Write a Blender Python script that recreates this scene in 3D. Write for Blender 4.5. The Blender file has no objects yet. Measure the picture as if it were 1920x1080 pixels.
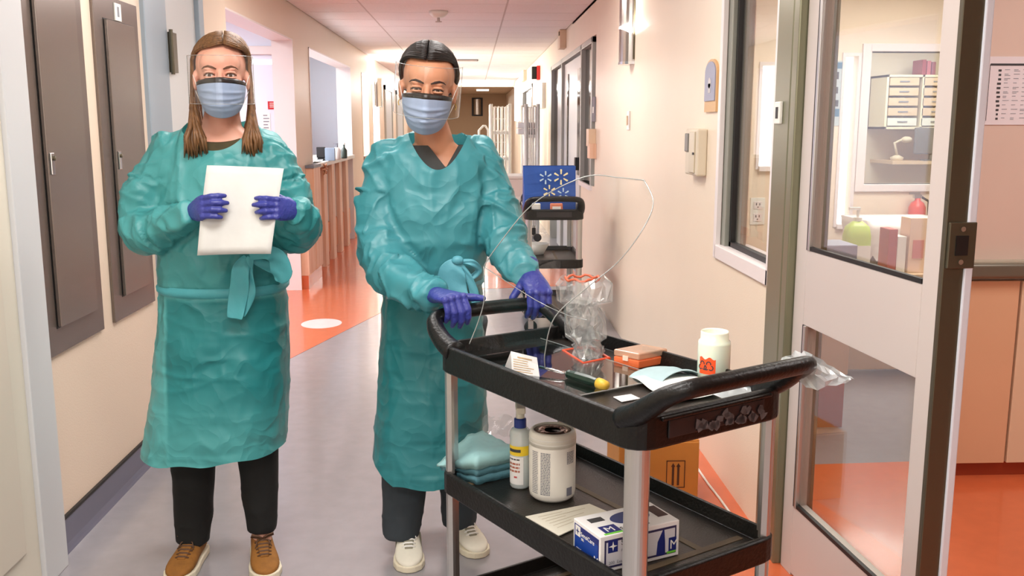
import bpy, math, random
import numpy as np
from mathutils import Vector, Matrix
random.seed(7)
SC = bpy.context.scene
COL = SC.collection
# ------------------------------------------------------------------ camera
CAM_H = 1.42
FPX = 1770.0
def _cam_axes():
    dy = Vector(((885 - 960) / FPX, -(235 - 540) / FPX, -1.0)).normalized()
    z = Vector((0, -dy.z, dy.y)).normalized()
    if z.y < 0: z = -z
    x = dy.cross(z)
    return Matrix((x, dy, z))          # rows: world axes in camera coordinates
RC = _cam_axes()
cam_data = bpy.data.cameras.new('camera')
cam_data.sensor_width = 36.0
cam_data.lens = FPX / 1920 * 36
cam_data.clip_start = 0.05; cam_data.clip_end = 200
cam = bpy.data.objects.new('camera', cam_data)
cam.matrix_world = Matrix.Translation((0, 0, CAM_H)) @ RC.to_4x4()
COL.objects.link(cam); SC.camera = cam
# ------------------------------------------------------------------ world, light, exposure
SC.view_settings.view_transform = 'Standard'
try: SC.view_settings.look = 'None'
except Exception: pass
SC.view_settings.gamma = 1.0
SC.view_settings.use_curve_mapping = False
SC.view_settings.exposure = 0.26
wd = bpy.data.worlds.new('world'); SC.world = wd; wd.use_nodes = True
wd.node_tree.nodes['Background'].inputs[0].default_value = (0.95, 0.97, 1.0, 1)
wd.node_tree.nodes['Background'].inputs[1].default_value = 1.0
def area(name, loc, sx, sy, power, color=(1, .97, .93), rot=(0, 0, 0)):
    l = bpy.data.lights.new(name, 'AREA'); l.shape = 'RECTANGLE'; l.size = sx; l.size_y = sy
    l.energy = power; l.color = color
    o = bpy.data.objects.new(name, l); o.location = loc; o.rotation_euler = rot; COL.objects.link(o)
    return o
CEIL = 2.42
WARM = (1, .955, .92); COOL = (.9, .95, 1.0)
LIGHT_Y = (-.08, 1.75, 3.58, 6.02)
for y, p in zip(LIGHT_Y, (36, 28, 25, 28)):
    area('corridor_light', (-.31, y, CEIL - .06), 1.1, .5, p, WARM)
area('front_fill', (-.2, -1.9, 1.5), 2.0, 1.5, 13, (1, .98, .96), (math.radians(90), 0, 0))  # unseen fill added behind the camera to brighten front faces; no doorway there
area('end_light', (-.2, 22.2, 2.28), 2.0, .1, 30, WARM, (math.radians(-60), 0, 0))
area('end_light', (-.2, 25.5, 2.2), 1.6, 1.6, 22, WARM)
area('station_light', (-3.0, 6.9, CEIL - .05), 1.8, 1.6, 62, COOL)
area('station_light', (-3.0, 10.5, CEIL - .05), 1.8, 3.2, 190, COOL)
for y in (13.6, 15.1, 18.4): area('side_fill', (-1.9 if y < 16 else -1.4, y, 1.5), 1.4, .7, 70, (1, .95, .86), (0, math.radians(-90), 0))  # added side fill for the far corridor; the last fronts solid wall
area('room_light', (2.6, 4.9, CEIL - .08), 1.2, 1.2, 46, WARM)
area('room_light', (2.4, 2.4, CEIL - .08), 1.2, .8, 20, WARM)
for (sx, sy, sz, pw) in ((.93, 6.0, 2.0, 9), (.86, 19.8, 2.2, 10), (-1.38, 14.6, 2.1, 12)):
    area('sconce_uplight', (sx, sy, sz), .08, .3, pw, (1, .98, .97), (math.pi, math.radians(28 if sx > 0 else -28), 0))
area('office_light', (3.6, 7.6, CEIL - .08), 1.6, 1.2, 46, (1, .98, .95))

# ------------------------------------------------------------------ helpers
def at(px, py, y=None, x=None, z=None):
    """world point seen at a photograph pixel, on a plane of known depth / side / height"""
    d = RC @ Vector(((px - 960) / FPX, -(py - 540) / FPX, -1.0))
    t = y / d.y if y is not None else (x / d.x if x is not None else (z - CAM_H) / d.z)
    return d * t + Vector((0, 0, CAM_H))
WL = {}
class G:
    def __init__(s): s.v = []; s.f = []; s.m = []; s.cm = 0
    def add(s, vs, fs):
        o = len(s.v); s.v += [tuple(v) for v in vs]
        s.f += [tuple(i + o for i in f) for f in fs]; s.m += [s.cm] * len(fs); return s
    def box(s, x0, x1, y0, y1, z0, z1, M=None):
        x0, x1 = min(x0, x1), max(x0, x1); y0, y1 = min(y0, y1), max(y0, y1); z0, z1 = min(z0, z1), max(z0, z1)
        vs = [Vector((x, y, z)) for z in (z0, z1) for y in (y0, y1) for x in (x0, x1)]
        if M: vs = [M @ v for v in vs]
        return s.add(vs, [(0, 2, 3, 1), (4, 5, 7, 6), (0, 1, 5, 4), (2, 6, 7, 3), (0, 4, 6, 2), (1, 3, 7, 5)])
    def quad(s, a, b, c, d): return s.add([a, b, c, d], [(0, 1, 2, 3)])
    def prism(s, pts, z0, z1, M=None):
        n = len(pts); vs = [Vector((p[0], p[1], z)) for z in (z0, z1) for p in pts]
        if M: vs = [M @ v for v in vs]
        return s.add(vs, [tuple(range(n))[::-1], tuple(range(n, 2 * n))] + [(i, (i + 1) % n, n + (i + 1) % n, n + i) for i in range(n)])
    def rings(s, R, cap0=True, cap1=True, close=False):
        n = len(R[0]); k = len(R); vs = [p for r in R for p in r]; fs = []
        for j in range(k if close else k - 1):
            a = j * n; b = ((j + 1) % k) * n
            for i in range(n): fs.append((a + i, a + (i + 1) % n, b + (i + 1) % n, b + i))
        if not close:
            if cap0: fs.append(tuple(range(n))[::-1])
            if cap1: fs.append(tuple(range((k - 1) * n, k * n)))
        return s.add(vs, fs)
    def lathe(s, prof, c, n=24, axis='z', cap0=True, cap1=True):
        R = []
        for r, h in prof:
            ring = []
            for i in range(n):
                a = 2 * math.pi * i / n
                if axis == 'z': ring.append((c[0] + r * math.cos(a), c[1] + r * math.sin(a), c[2] + h))
                elif axis == 'y': ring.append((c[0] + r * math.sin(a), c[1] + h, c[2] + r * math.cos(a)))
                else: ring.append((c[0] + h, c[1] + r * math.cos(a), c[2] + r * math.sin(a)))
            R.append(ring)
        return s.rings(R, cap0, cap1)
    def tube(s, pts, rad, n=8, flat=None, close=False):
        pts = [Vector(p) for p in pts]; k = len(pts); R = []
        if not hasattr(rad, '__len__'): rad = [rad] * k
        up = None
        for i in range(k):
            a = pts[max(0, i - 1)] if not close else pts[i - 1]; b = pts[min(k - 1, i + 1)] if not close else pts[(i + 1) % k]
            t = (b - a).normalized()
            if up is None:
                up = Vector((0, 0, 1)) if abs(t.z) < .9 else Vector((0, 1, 0))
                if flat is not None: up = Vector(flat[0])
            sd = t.cross(up)
            if sd.length < 1e-6: sd = t.cross(Vector((1, 0.1, 0)))
            sd.normalize(); up = sd.cross(t).normalized()
            r1 = rad[i]; r2 = rad[i] * (flat[1] if flat else 1)
            R.append([pts[i] + sd * (r1 * math.cos(2 * math.pi * j / n)) + up * (r2 * math.sin(2 * math.pi * j / n)) for j in range(n)])
        return s.rings(R, close=close)
    def ell(s, c, r, M=None, nu=20, nv=14):
        R = []
        for j in range(1, nv):
            ph = math.pi * j / nv
            ring = [Vector((r[0] * math.sin(ph) * math.cos(2 * math.pi * i / nu), r[1] * math.sin(ph) * math.sin(2 * math.pi * i / nu), -r[2] * math.cos(ph))) for i in range(nu)]
            if M: ring = [M @ v for v in ring]
            R.append([v + Vector(c) for v in ring])
        return s.rings(R)
    def grid(s, P, closed=False):
        """P: rows of points -> sheet"""
        n = len(P[0]); k = len(P); vs = [p for r in P for p in r]
        return s.add(vs, [(j * n + i, j * n + i + 1, (j + 1) * n + i + 1, (j + 1) * n + i) for j in range(k - 1) for i in range(n - 1)])
    def build(s, name, mats, parent=None, loc=None, smooth=False, world=True, bevel=0, seg=2, solid=0, sub=0, auto=None):
        me = bpy.data.meshes.new(name)
        vs = s.v
        if parent is not None and world:
            w = WL.get(parent.name, Vector((0, 0, 0))); vs = [(v[0] - w.x, v[1] - w.y, v[2] - w.z) for v in vs]
        if parent is None and loc is not None:
            vs = [(v[0] - loc[0], v[1] - loc[1], v[2] - loc[2]) for v in vs]
        me.from_pydata([tuple(v) for v in vs], [], s.f); me.update()
        if not isinstance(mats, (list, tuple)): mats = [mats]
        for m in mats: me.materials.append(m)
        if len(mats) > 1: me.polygons.foreach_set('material_index', s.m)
        if smooth: me.polygons.foreach_set('use_smooth', [True] * len(me.polygons))
        o = bpy.data.objects.new(name, me); COL.objects.link(o)
        if parent is not None:
            o.parent = parent; WL[o.name] = WL.get(parent.name, Vector((0, 0, 0)))
        elif loc is not None: o.location = loc; WL[o.name] = Vector(loc)
        if solid: m = o.modifiers.new('s', 'SOLIDIFY'); m.thickness = solid; m.offset = 0
        if bevel:
            m = o.modifiers.new('b', 'BEVEL'); m.width = bevel; m.segments = seg; m.limit_method = 'ANGLE'; m.harden_normals = False
        if sub: m = o.modifiers.new('u', 'SUBSURF'); m.levels = sub; m.render_levels = sub
        return o
def tag(o, label=None, cat=None, group=None, kind=None):
    if label: o['label'] = label
    if cat: o['category'] = cat
    if group: o['group'] = group
    if kind: o['kind'] = kind
    return o
def thing(name, label, cat, loc=(0, 0, 0), rz=0, group=None):
    o = bpy.data.objects.new(name, None); o.empty_display_size = .1; COL.objects.link(o)
    o.location = loc; o.rotation_euler = (0, 0, rz); WL[o.name] = Vector(loc)
    return tag(o, label, cat, group)
def struct(o): o['kind'] = 'structure'; return o

# materials -------------------------------------------------------------
def srgb(r, g, b):
    f = lambda c: (c / 255 / 12.92) if c / 255 <= .04045 else ((c / 255 + .055) / 1.055) ** 2.4
    return (f(r), f(g), f(b), 1)
def mat(name, rgb, rough=.5, metal=0, var=0, scale=6, bump=0, bscale=40, coat=0, emit=0, spec=.5, stretch=None, sss=0, trans=0):
    m = bpy.data.materials.new(name); m.use_nodes = True; nt = m.node_tree; b = nt.nodes['Principled BSDF']
    c = srgb(*rgb)
    b.inputs['Base Color'].default_value = c; b.inputs['Roughness'].default_value = rough; b.inputs['Metallic'].default_value = metal
    b.inputs['Coat Weight'].default_value = coat; b.inputs['Specular IOR Level'].default_value = spec
    if sss:
        b.inputs['Subsurface Weight'].default_value = sss; b.inputs['Subsurface Radius'].default_value = (.01, .005, .003); b.inputs['Subsurface Scale'].default_value = 1
    if emit: b.inputs['Emission Color'].default_value = c; b.inputs['Emission Strength'].default_value = emit
    if var or bump:
        tc = nt.nodes.new('ShaderNodeTexCoord'); mp = nt.nodes.new('ShaderNodeMapping'); nt.links.new(tc.outputs['Object'], mp.inputs[0])
        if stretch: mp.inputs['Scale'].default_value = stretch
    if var:
        n = nt.nodes.new('ShaderNodeTexNoise'); n.inputs['Scale'].default_value = scale; n.inputs['Detail'].default_value = 4
        nt.links.new(mp.outputs[0], n.inputs[0])
        r = nt.nodes.new('ShaderNodeMapRange'); r.inputs[1].default_value = .3; r.inputs[2].default_value = .7
        r.inputs[3].default_value = 1 - var; r.inputs[4].default_value = 1 + var
        nt.links.new(n.outputs[0], r.inputs[0])
        x = nt.nodes.new('ShaderNodeVectorMath'); x.operation = 'SCALE'; x.inputs[0].default_value = c[:3]
        nt.links.new(r.outputs[0], x.inputs['Scale']); nt.links.new(x.outputs[0], b.inputs['Base Color'])
    if bump:
        n2 = nt.nodes.new('ShaderNodeTexNoise'); n2.inputs['Scale'].default_value = bscale; n2.inputs['Detail'].default_value = 3
        nt.links.new(mp.outputs[0], n2.inputs[0]); bp = nt.nodes.new('ShaderNodeBump'); bp.inputs['Strength'].default_value = bump; bp.inputs['Distance'].default_value = .01
        nt.links.new(n2.outputs[0], bp.inputs['Height']); nt.links.new(bp.outputs[0], b.inputs['Normal'])
    return m
def clear(name, tint=(255, 255, 255), rough=.03, gloss=.08, haze=0, hazecol=(235, 238, 240)):
    """thin clear plastic or glass: see-through, with a Fresnel gloss and optional milky haze"""
    m = bpy.data.materials.new(name); m.use_nodes = True; nt = m.node_tree; nt.nodes.remove(nt.nodes['Principled BSDF'])
    out = nt.nodes['Material Output']; t = nt.nodes.new('ShaderNodeBsdfTransparent'); t.inputs[0].default_value = srgb(*tint)
    g = nt.nodes.new('ShaderNodeBsdfGlossy'); g.inputs['Roughness'].default_value = rough
    fr = nt.nodes.new('ShaderNodeLayerWeight'); fr.inputs[0].default_value = .5
    pw = nt.nodes.new('ShaderNodeMath'); pw.operation = 'POWER'; pw.inputs[1].default_value = 5
    ml = nt.nodes.new('ShaderNodeMath'); ml.operation = 'MULTIPLY'; ml.inputs[1].default_value = .9
    a = nt.nodes.new('ShaderNodeMath'); a.operation = 'ADD'; a.inputs[1].default_value = gloss; a.use_clamp = True
    nt.links.new(fr.outputs['Facing'], pw.inputs[0]); nt.links.new(pw.outputs[0], ml.inputs[0]); nt.links.new(ml.outputs[0], a.inputs[0]); mx = nt.nodes.new('ShaderNodeMixShader'); nt.links.new(a.outputs[0], mx.inputs[0])
    base = t
    if haze:
        d = nt.nodes.new('ShaderNodeBsdfDiffuse'); d.inputs[0].default_value = srgb(*hazecol)
        h = nt.nodes.new('ShaderNodeMixShader'); h.inputs[0].default_value = haze
        nt.links.new(t.outputs[0], h.inputs[1]); nt.links.new(d.outputs[0], h.inputs[2]); base = h
    nt.links.new(base.outputs[0], mx.inputs[1]); nt.links.new(g.outputs[0], mx.inputs[2]); nt.links.new(mx.outputs[0], out.inputs[0])
    return m
def wood(name, rgb, rgb2, rough=.45):
    m = bpy.data.materials.new(name); m.use_nodes = True; nt = m.node_tree; b = nt.nodes['Principled BSDF']
    tc = nt.nodes.new('ShaderNodeTexCoord'); mp = nt.nodes.new('ShaderNodeMapping'); mp.inputs['Scale'].default_value = (30, 30, 1.5)
    n = nt.nodes.new('ShaderNodeTexNoise'); n.inputs['Scale'].default_value = 1.2; n.inputs['Detail'].default_value = 5
    r = nt.nodes.new('ShaderNodeValToRGB'); r.color_ramp.elements[0].color = srgb(*rgb); r.color_ramp.elements[1].color = srgb(*rgb2)
    r.color_ramp.elements[0].position = .35; r.color_ramp.elements[1].position = .65
    nt.links.new(tc.outputs['Object'], mp.inputs[0]); nt.links.new(mp.outputs[0], n.inputs[0]); nt.links.new(n.outputs[0], r.inputs[0]); nt.links.new(r.outputs[0], b.inputs['Base Color'])
    b.inputs['Roughness'].default_value = rough
    return m
CREAM = mat('cream_wall_paint', (238, 222, 200), .42, var=.02, scale=1.5, bump=.08, bscale=160)
LWALL = mat('warm_wall_paint', (228, 208, 188), .4, var=.02, scale=1.5, bump=.08, bscale=160)
PINKW = mat('room_wall_paint', (214, 190, 176), .5, var=.02, scale=2)
WHITEP = mat('white_paint', (240, 238, 238), .5)
BLUEW = mat('pale_blue_paint', (226, 232, 246), .5)
TAN = mat('tan_wall_paint', (196, 168, 134), .6)
TRIMW = mat('white_trim', (236, 228, 226), .35)
TILE = mat('ceiling_tile', (246, 240, 240), .9, var=.03, scale=60, bump=.25, bscale=180)
TBAR = mat('ceiling_grid', (205, 192, 190), .6)
BASEB = mat('baseboard_vinyl', (104, 104, 122), .3, var=.06, scale=3)
STEELF = mat('olive_metal_frame', (132, 132, 108), .32, .55)
GREYF = mat('grey_frame', (176, 176, 170), .4, .2)
GASK = mat('black_gasket', (14, 14, 14), .5)
DARKST = mat('bronze_edge', (92, 86, 70), .35, .6)
PANEL = mat('panel_grey', (128, 118, 112), .27, .75, var=.05, scale=1.2)
PANELD = mat('panel_grey_door', (140, 131, 124), .25, .75, var=.04, scale=1.2)
CHROME = mat('chrome', (215, 215, 215), .15, 1)
ALU = mat('aluminium', (196, 196, 194), .28, .9)
STEEL = mat('brushed_steel', (190, 184, 178), .22, 1)
BLUEDR = mat('blue_grey_metal', (150, 164, 176), .4, .1)
LGREY = mat('light_grey_paint', (205, 208, 210), .35)
BLACKP = mat('black_plastic', (13, 13, 12), .36, spec=.35, var=.25, scale=14, bump=.15, bscale=120)
BLACKF = mat('black_tray_floor', (28, 24, 19), .36, var=.35, scale=5, bump=.12, bscale=200)
RIDGE = mat('worn_ridge', (92, 78, 58), .5, var=.2, scale=30)
RUBBER = mat('rubber', (22, 22, 24), .6)
GLASSM = clear('window_glass', (250, 252, 250), .01, .035)
DOORGL = clear('door_glass', (246, 247, 244), .01, .09)
CLEARP = clear('clear_plastic', (250, 252, 252), .06, .06)
FILM = clear('crumpled_film', (248, 249, 248), .12, .12, .13)
WHITE = mat('white_plastic', (236, 236, 228), .38)
PAPER = mat('paper', (238, 238, 236), .7, var=.02, scale=9, bump=.1, bscale=20)
INK = mat('ink', (60, 60, 62), .7)
INKG = mat('grey_ink', (140, 142, 150), .7)
NAVY = mat('navy_print', (30, 40, 110), .45)
ROYAL = mat('royal_print', (20, 62, 150), .45)
GREEN = mat('green_print', (110, 200, 60), .5)
RED = mat('red_plastic', (200, 40, 44), .4)
ORANGE = mat('orange_label', (250, 84, 26), .45)
YELLOW = mat('yellow_label', (238, 205, 50), .5)
DGREEN = mat('dark_green_handle', (16, 44, 34), .25)
GOLD = mat('yellow_cap', (220, 180, 60), .4)
LAMPW = mat('lamp_diffuser', (255, 252, 244), .5, emit=3.2)
SKYW = mat('daylight_window', (238, 244, 255), .5, emit=1.25)
CARDB = mat('cardboard', (190, 124, 50), .7, var=.06, scale=8)
BAGB = mat('blue_bag', (24, 72, 150), .5, var=.12, scale=7, bump=.3, bscale=12)
WOODL = wood('light_wood', (226, 176, 142), (240, 204, 178))
WOODO = wood('orange_wood', (206, 116, 60), (226, 142, 84))
BEIGEL = mat('beige_laminate', (226, 198, 168), .45, var=.015, scale=2)
PADB = mat('absorbent_pad', (166, 192, 196), .75, var=.05, scale=20, bump=.35, bscale=28)
PADW = mat('pad_lining', (232, 238, 232), .8, bump=.3, bscale=40)
SKIN1 = mat('skin_fair', (232, 172, 148), .48, var=.04, scale=20, sss=.15)
SKIN2 = mat('skin_tan', (206, 146, 112), .45, var=.04, scale=20, sss=.12)
GLOVE = mat('nitrile_glove', (50, 58, 140), .42, var=.08, scale=30, bump=.3, bscale=90)
MASKB = mat('mask_fabric', (150, 168, 194), .7, var=.03, scale=30)
MASKK = mat('mask_band', (20, 18, 18), .35)
HAIR1 = mat('brown_hair', (112, 78, 46), .5, var=.45, scale=26, stretch=(5, 5, .6))
HAIR2 = mat('black_hair', (30, 24, 22), .45, var=.4, scale=26, stretch=(5, 5, .6))
OLIVE = mat('olive_scrub', (72, 64, 40), .85, var=.2, scale=30)
CHARC = mat('charcoal_scrub', (66, 66, 64), .85, var=.08, scale=30)
BLACKC = mat('black_cloth', (15, 16, 15), .85, bump=.3, bscale=14)
SLATEC = mat('slate_cloth', (50, 58, 64), .85, bump=.3, bscale=14)
SUEDE = mat('tan_suede', (140, 92, 34), .8, var=.15, scale=40, bump=.2, bscale=120)
LACE1 = mat('brown_lace', (92, 64, 44), .7)
SOLEW = mat('sole', (222, 214, 190), .6)
SNEAK = mat('white_sneaker', (228, 224, 208), .6, var=.06, scale=20)
SNEAKG = mat('sneaker_grey', (140, 136, 118), .7)
LACEW = mat('white_lace', (240, 240, 236), .7)
EYEW = mat('eye_white', (225, 218, 212), .2); IRIS = mat('iris', (66, 48, 34), .15); BROW = mat('brow_hair', (98, 64, 42), .8); BROW2 = mat('dark_brow', (44, 28, 22), .8)
LIP = mat('lip', (190, 110, 100), .5)

# floor material: grey vinyl with coral inlay (the inlay is real pattern on the vinyl)
def floor_mat(name, rgb, rough):
    m = mat(name, rgb, rough, var=.04, scale=14, coat=.25)
    nt = m.node_tree; b = nt.nodes['Principled BSDF']; b.inputs['Coat Roughness'].default_value = .07
    n = nt.nodes.new('ShaderNodeTexNoise'); n.inputs['Scale'].default_value = 3.2; n.inputs['Detail'].default_value = 2
    tc = nt.nodes.new('ShaderNodeTexCoord'); nt.links.new(tc.outputs['Object'], n.inputs[0])
    bp = nt.nodes.new('ShaderNodeBump'); bp.inputs['Strength'].default_value = .12; bp.inputs['Distance'].default_value = .006
    nt.links.new(n.outputs[0], bp.inputs['Height']); nt.links.new(bp.outputs[0], b.inputs['Normal']); nt.links.new(bp.outputs[0], b.inputs['Coat Normal'])
    return m
VINYL = floor_mat('grey_vinyl', (150, 147, 151), .24)
CORAL = floor_mat('coral_vinyl', (214, 108, 66), .25)
WHITEV = floor_mat('white_vinyl', (238, 232, 230), .25)

# ================================================================== STRUCTURE
g = G(); g.add([(-5, -2, 0), (6, -2, 0), (6, 30, 0), (-5, 30, 0)], [(0, 1, 2, 3)])
floor = struct(g.build('floor', VINYL))
def inlay(pts, m, z=.0015, name='floor_inlay'):
    g = G(); g.prism(pts, 0.0002, z); o = g.build(name, m, floor); return o
inlay([(-4.9, 4.6), (-1.45, 4.6), (-1.13, 5.73), (-.70, 7.19), (-.42, 7.9), (.1, 8.2), (1.0, 8.35), (1.0, 9.7), (-.35, 9.9), (-.75, 11), (-.85, 29), (-4.9, 29)], CORAL)
inlay([(1.06, -1.9), (5.9, -1.9), (5.9, 3.95), (1.06, 3.75)], CORAL)
inlay([(.64, 1.6), (1.0, 1.4), (1.06, 1.4), (1.06, 4.4), (1.0, 4.45), (.84, 4.35), (.68, 3.9), (.62, 3.0)], CORAL)
c = at(603, 607, z=0)
inlay([(c.x + .145 * math.cos(a * math.pi / 16), c.y + .17 * math.sin(a * math.pi / 16)) for a in range(32)], WHITEV, .0025, 'floor_dot')
# left wall near
XL = -1.38
g = G(); g.box(XL - .12, XL, 2.95, 4.13, 0, CEIL); struct(g.build('wall_left', LWALL))
g = G(); g.box(XL - .12, XL, 4.13, 5.02, 2.15, CEIL); g.box(XL - .12, XL, 5.02, 5.55, 0, CEIL); struct(g.build('wall_left_far', LWALL))
g = G()
g.rings([[(XL, y, 0), (XL + .016, y, 0), (XL + .012, y, .012), (XL + .008, y, .03), (XL + .008, y, .115), (XL, y, .12)] for y in (2.96, 4.1)])
g2 = struct(g.build('baseboard_left', BASEB))
g = G(); g.box(XL, XL + .011, 2.96, 4.1, .118, .128); struct(g.build('trim_1', GASK))
# near left door frame and door leaf (edge of the frame)
d1 = struct(G().box(XL - .03, XL + .05, 2.8, 2.955, 0, CEIL).build('door_1', LGREY, loc=(XL, 2.85, 0), bevel=.004))
G().box(XL - .02, XL + .035, -.2, 2.8, 0, CEIL).build('door_leaf', mat('cream_door', (226, 220, 204), .45), d1, bevel=.003)
G().box(XL + .035, XL + .045, .3, 2.70, .16, 2.2).build('door_panel', mat('cream_door_panel', (222, 214, 198), .45), d1, bevel=.004)
# left recessed door
d2 = struct(G().box(XL - .16, XL + .02, 4.13, 4.20, 0, 2.15).box(XL - .16, XL + .02, 4.95, 5.03, 0, 2.15).box(XL - .16, XL + .02, 4.2, 4.95, 2.08, 2.15).build('door_2', BLUEDR, loc=(XL, 4.13, 0), bevel=.004))
G().box(XL - .05, XL - .0, 4.20, 4.48, 0, 2.08).build('jamb_panel', BLUEDR, d2, bevel=.003)
G().box(XL - .05, XL - .004, 4.49, 4.95, .01, 2.07).build('door_leaf', LGREY, d2, bevel=.003)
for z in (1.75, 1.05, .3):
    g = G(); g.box(XL - .01, XL + .012, 4.5, 4.58, z - .09, z + .09); g.lathe([(.009, -.1), (.009, .1)], (XL + .014, 4.49, z), 10); g.build('hinge', DARKST, d2)
# station side (openings, piers, header)
XS = -1.5
piers = [(5.55, 5.72), (8.2, 9.0), (12.0, 13.2), (14.0, 14.6), (15.6, 22.5)]
g = G()
for a, b in piers: g.box(XS - .16, XS, a, b, 0, 2.13)
g.box(XS - .16, XS, 5.55, 22.5, 2.13, CEIL)
g.box(XS - .16, XS, 22.5, 28.2, 0, CEIL)
struct(g.build('wall_station', LWALL))
for i, (a, b) in enumerate([(5.72, 8.2), (9.0, 12.0), (13.2, 14.0), (14.6, 15.6)]):
    g = G()
    for yy, s in ((a, 1), (b, -1)): g.box(XS - .17, XS + .006, yy, yy + s * .012, 0, 2.13)
    g.box(XS - .17, XS + .006, a, b, 2.118, 2.13)
    struct(g.build('trim_%d' % (i + 2), TRIMW))
g = G()
for a, b in piers[1:]: g.box(XS, XS + .008, a, b, 0, .1)
struct(g.build('baseboard_station', WOODO))
# station interior
struct(G().box(-4.6, -4.5, 5, 22, 0, CEIL).build('wall_station_back', BLUEW))
struct(G().box(-4.5, XS - .16, 5.0, 5.1, 0, CEIL).build('wall_station_near', BLUEW))
struct(G().box(-4.5, XS - .16, 12.6, 12.7, 0, CEIL).build('wall_station_far', BLUEW))
struct(G().box(-4.5, XS - .16, 13.8, 13.9, 0, CEIL).build('wall_lounge', mat('yellow_paint', (246, 226, 180), .5)))
struct(G().box(-4.6, XS - .1, 5, 22.5, CEIL, CEIL + .1).build('ceiling_station', WHITEP))
# partition facing the camera beside the first pier, with glazed door and signs
yp = 8.3
g = G()
def pz(px, py): return at(px, py, y=yp)
xa = pz(548, 200).x; xb = pz(440, 200).x; zt = pz(500, 98).z
g.box(xa, XS - .16, yp, yp + .08, 0, CEIL); g.box(-4.5, xa - .75, yp, yp + .08, 0, CEIL); g.box(xa - .75, xa, yp, yp + .08, zt, CEIL)
struct(g.build('wall_partition', BLUEW))
d3 = struct(G().box(xa - .77, xa - .70, yp - .03, yp + .1, 0, zt + .05).box(xa - .05, xa + .02, yp - .03, yp + .1, 0, zt + .05).box(xa - .7, xa - .05, yp - .03, yp + .1, zt - .02, zt + .05).build('door_3', TRIMW, loc=(xa, yp, 0), bevel=.005))
G().box(xa - .70, xa - .05, yp, yp + .045, .01, zt - .02).build('door_leaf', BLUEW, d3, bevel=.003)
G().box(xa - .70, xa - .05, yp - .003, yp, 1.93, zt - .06).build('transom_pane', SKYW, d3)
def flat_sign(name, px0, py0, px1, py1, y, m, label, cat, lines=None, thick=.004, group=None):
    a = at(px0, py0, y=y); b = at(px1, py1, y=y)
    o = G().box(a.x, b.x, y - thick, y, b.z, a.z).build(name, m, loc=((a.x + b.x) / 2, y, b.z)); tag(o, label, cat, group)
    if lines:
        gg = G(); w = b.x - a.x; h = a.z - b.z
        for (u0, u1, v0, v1) in lines: gg.box(a.x + u0 * w, a.x + u1 * w, y - thick - .001, y - thick, a.z - v1 * h, a.z - v0 * h)
        return o, gg
    return o, None
def lines_of(n, u0, u1, v0, v1, th=.35, seed=1):
    r = random.Random(seed); out = []
    for i in range(n):
        v = v0 + (v1 - v0) * i / n; out.append((u0, u0 + (u1 - u0) * r.uniform(.6, 1), v, v + (v1 - v0) / n * th))
    return out
o, gg = flat_sign('red_sign', 502, 190, 526, 205, yp, RED, 'small red sign with pale lettering on the white door behind the station opening', 'sign', lines_of(3, .15, .9, .2, .9))
gg.build('lettering', WHITE, o)
for (a, b_, c_, d_, lab) in [(492, 212, 508, 246, 'grey ruled notice sheet taped below left of the red sign'), (514, 218, 532, 242, 'white notice sheet taped below right of the red sign'), (512, 250, 534, 275, 'lowest white notice sheet on the white door')]:
    o, gg = flat_sign('notice_sheet', a, b_, c_, d_, yp, PAPER, lab, 'notice', lines_of(5, .1, .9, .1, .95)); gg.build('lettering', INKG, o)
# bluish wall corner seen through the second opening
struct(G().box(-2.25, -2.15, 11.4, 12.6, 0, CEIL).build('wall_alcove', WHITEP))
# right wall
XR = 1.0
y_w0, y_w1 = 3.10, 3.80
ZS = .93
g = G(); g.box(XR, XR + .12, y_w1, 7.75, 0, CEIL); g.box(XR, XR + .12, y_w0 - .02, y_w1, 0, ZS); g.box(XR, XR + .12, y_w0 - .02, y_w1, 2.2, CEIL)
g.box(XR, XR + .12, 7.75, 12.1, 2.14, CEIL); g.box(XR, XR + .12, 7.75, 8.75, 0, .92); g.box(XR, XR + .12, 12.1, 15.8, 0, CEIL)
g.box(XR, XR + .12, 15.8, 18.8, 2.1, CEIL); g.box(XR, XR + .12, 18.8, 28.2, 0, CEIL)
g.box(XR, XR + .12, -2, 2.86, 2.25, CEIL)
struct(g.build('wall_right', CREAM))
# window in the right wall beside the door
w1 = struct(G().box(XR - .012, XR + .13, y_w0, y_w1, ZS - .045, ZS + .01).box(XR - .012, XR + .01, y_w1 - .01, y_w1 + .025, ZS - .045, 2.25).box(XR - .012, XR + .01, y_w0 - .02, y_w0 + .02, ZS - .045, 2.25).build('window_1', TRIMW, loc=(XR, 3.45, ZS), bevel=.003))
G().box(XR + .012, XR + .1, y_w1 - .06, y_w1, ZS + .01, 2.2).box(XR + .012, XR + .1, y_w0 + .02, y_w0 + .035, ZS + .01, 2.2).build('window_frame', mat('grey_window_frame', (150, 152, 142), .35, .3), w1, bevel=.003)
G().box(XR + .03, XR + .055, y_w1 - .085, y_w1 - .06, ZS + .01, 2.2).box(XR + .03, XR + .055, y_w0 + .03, y_w1 - .06, ZS + .01, ZS + .03).build('gasket', GASK, w1)
G().box(XR + .04, XR + .046, y_w0 + .03, y_w1 - .08, ZS + .02, 2.2).build('pane', GLASSM, w1)
# door post (olive metal)
g = G(); g.box(XR - .02, XR + .1, 2.93, 3.08, 0, CEIL); p1 = struct(g.build('trim_7', STEELF, loc=(XR, 3, 0), bevel=.006))
G().box(XR - .012, XR + .08, 2.915, 2.93, 0, CEIL).build('gasket', GASK, p1)
G().box(XR - .024, XR + .1, 2.865, 2.915, 0, CEIL).build('door_stop', STEELF, p1, bevel=.004)
G().box(XR - .006, XR, 3.08, 3.10, 0, CEIL).build('edge_bead', TRIMW, p1)
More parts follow.
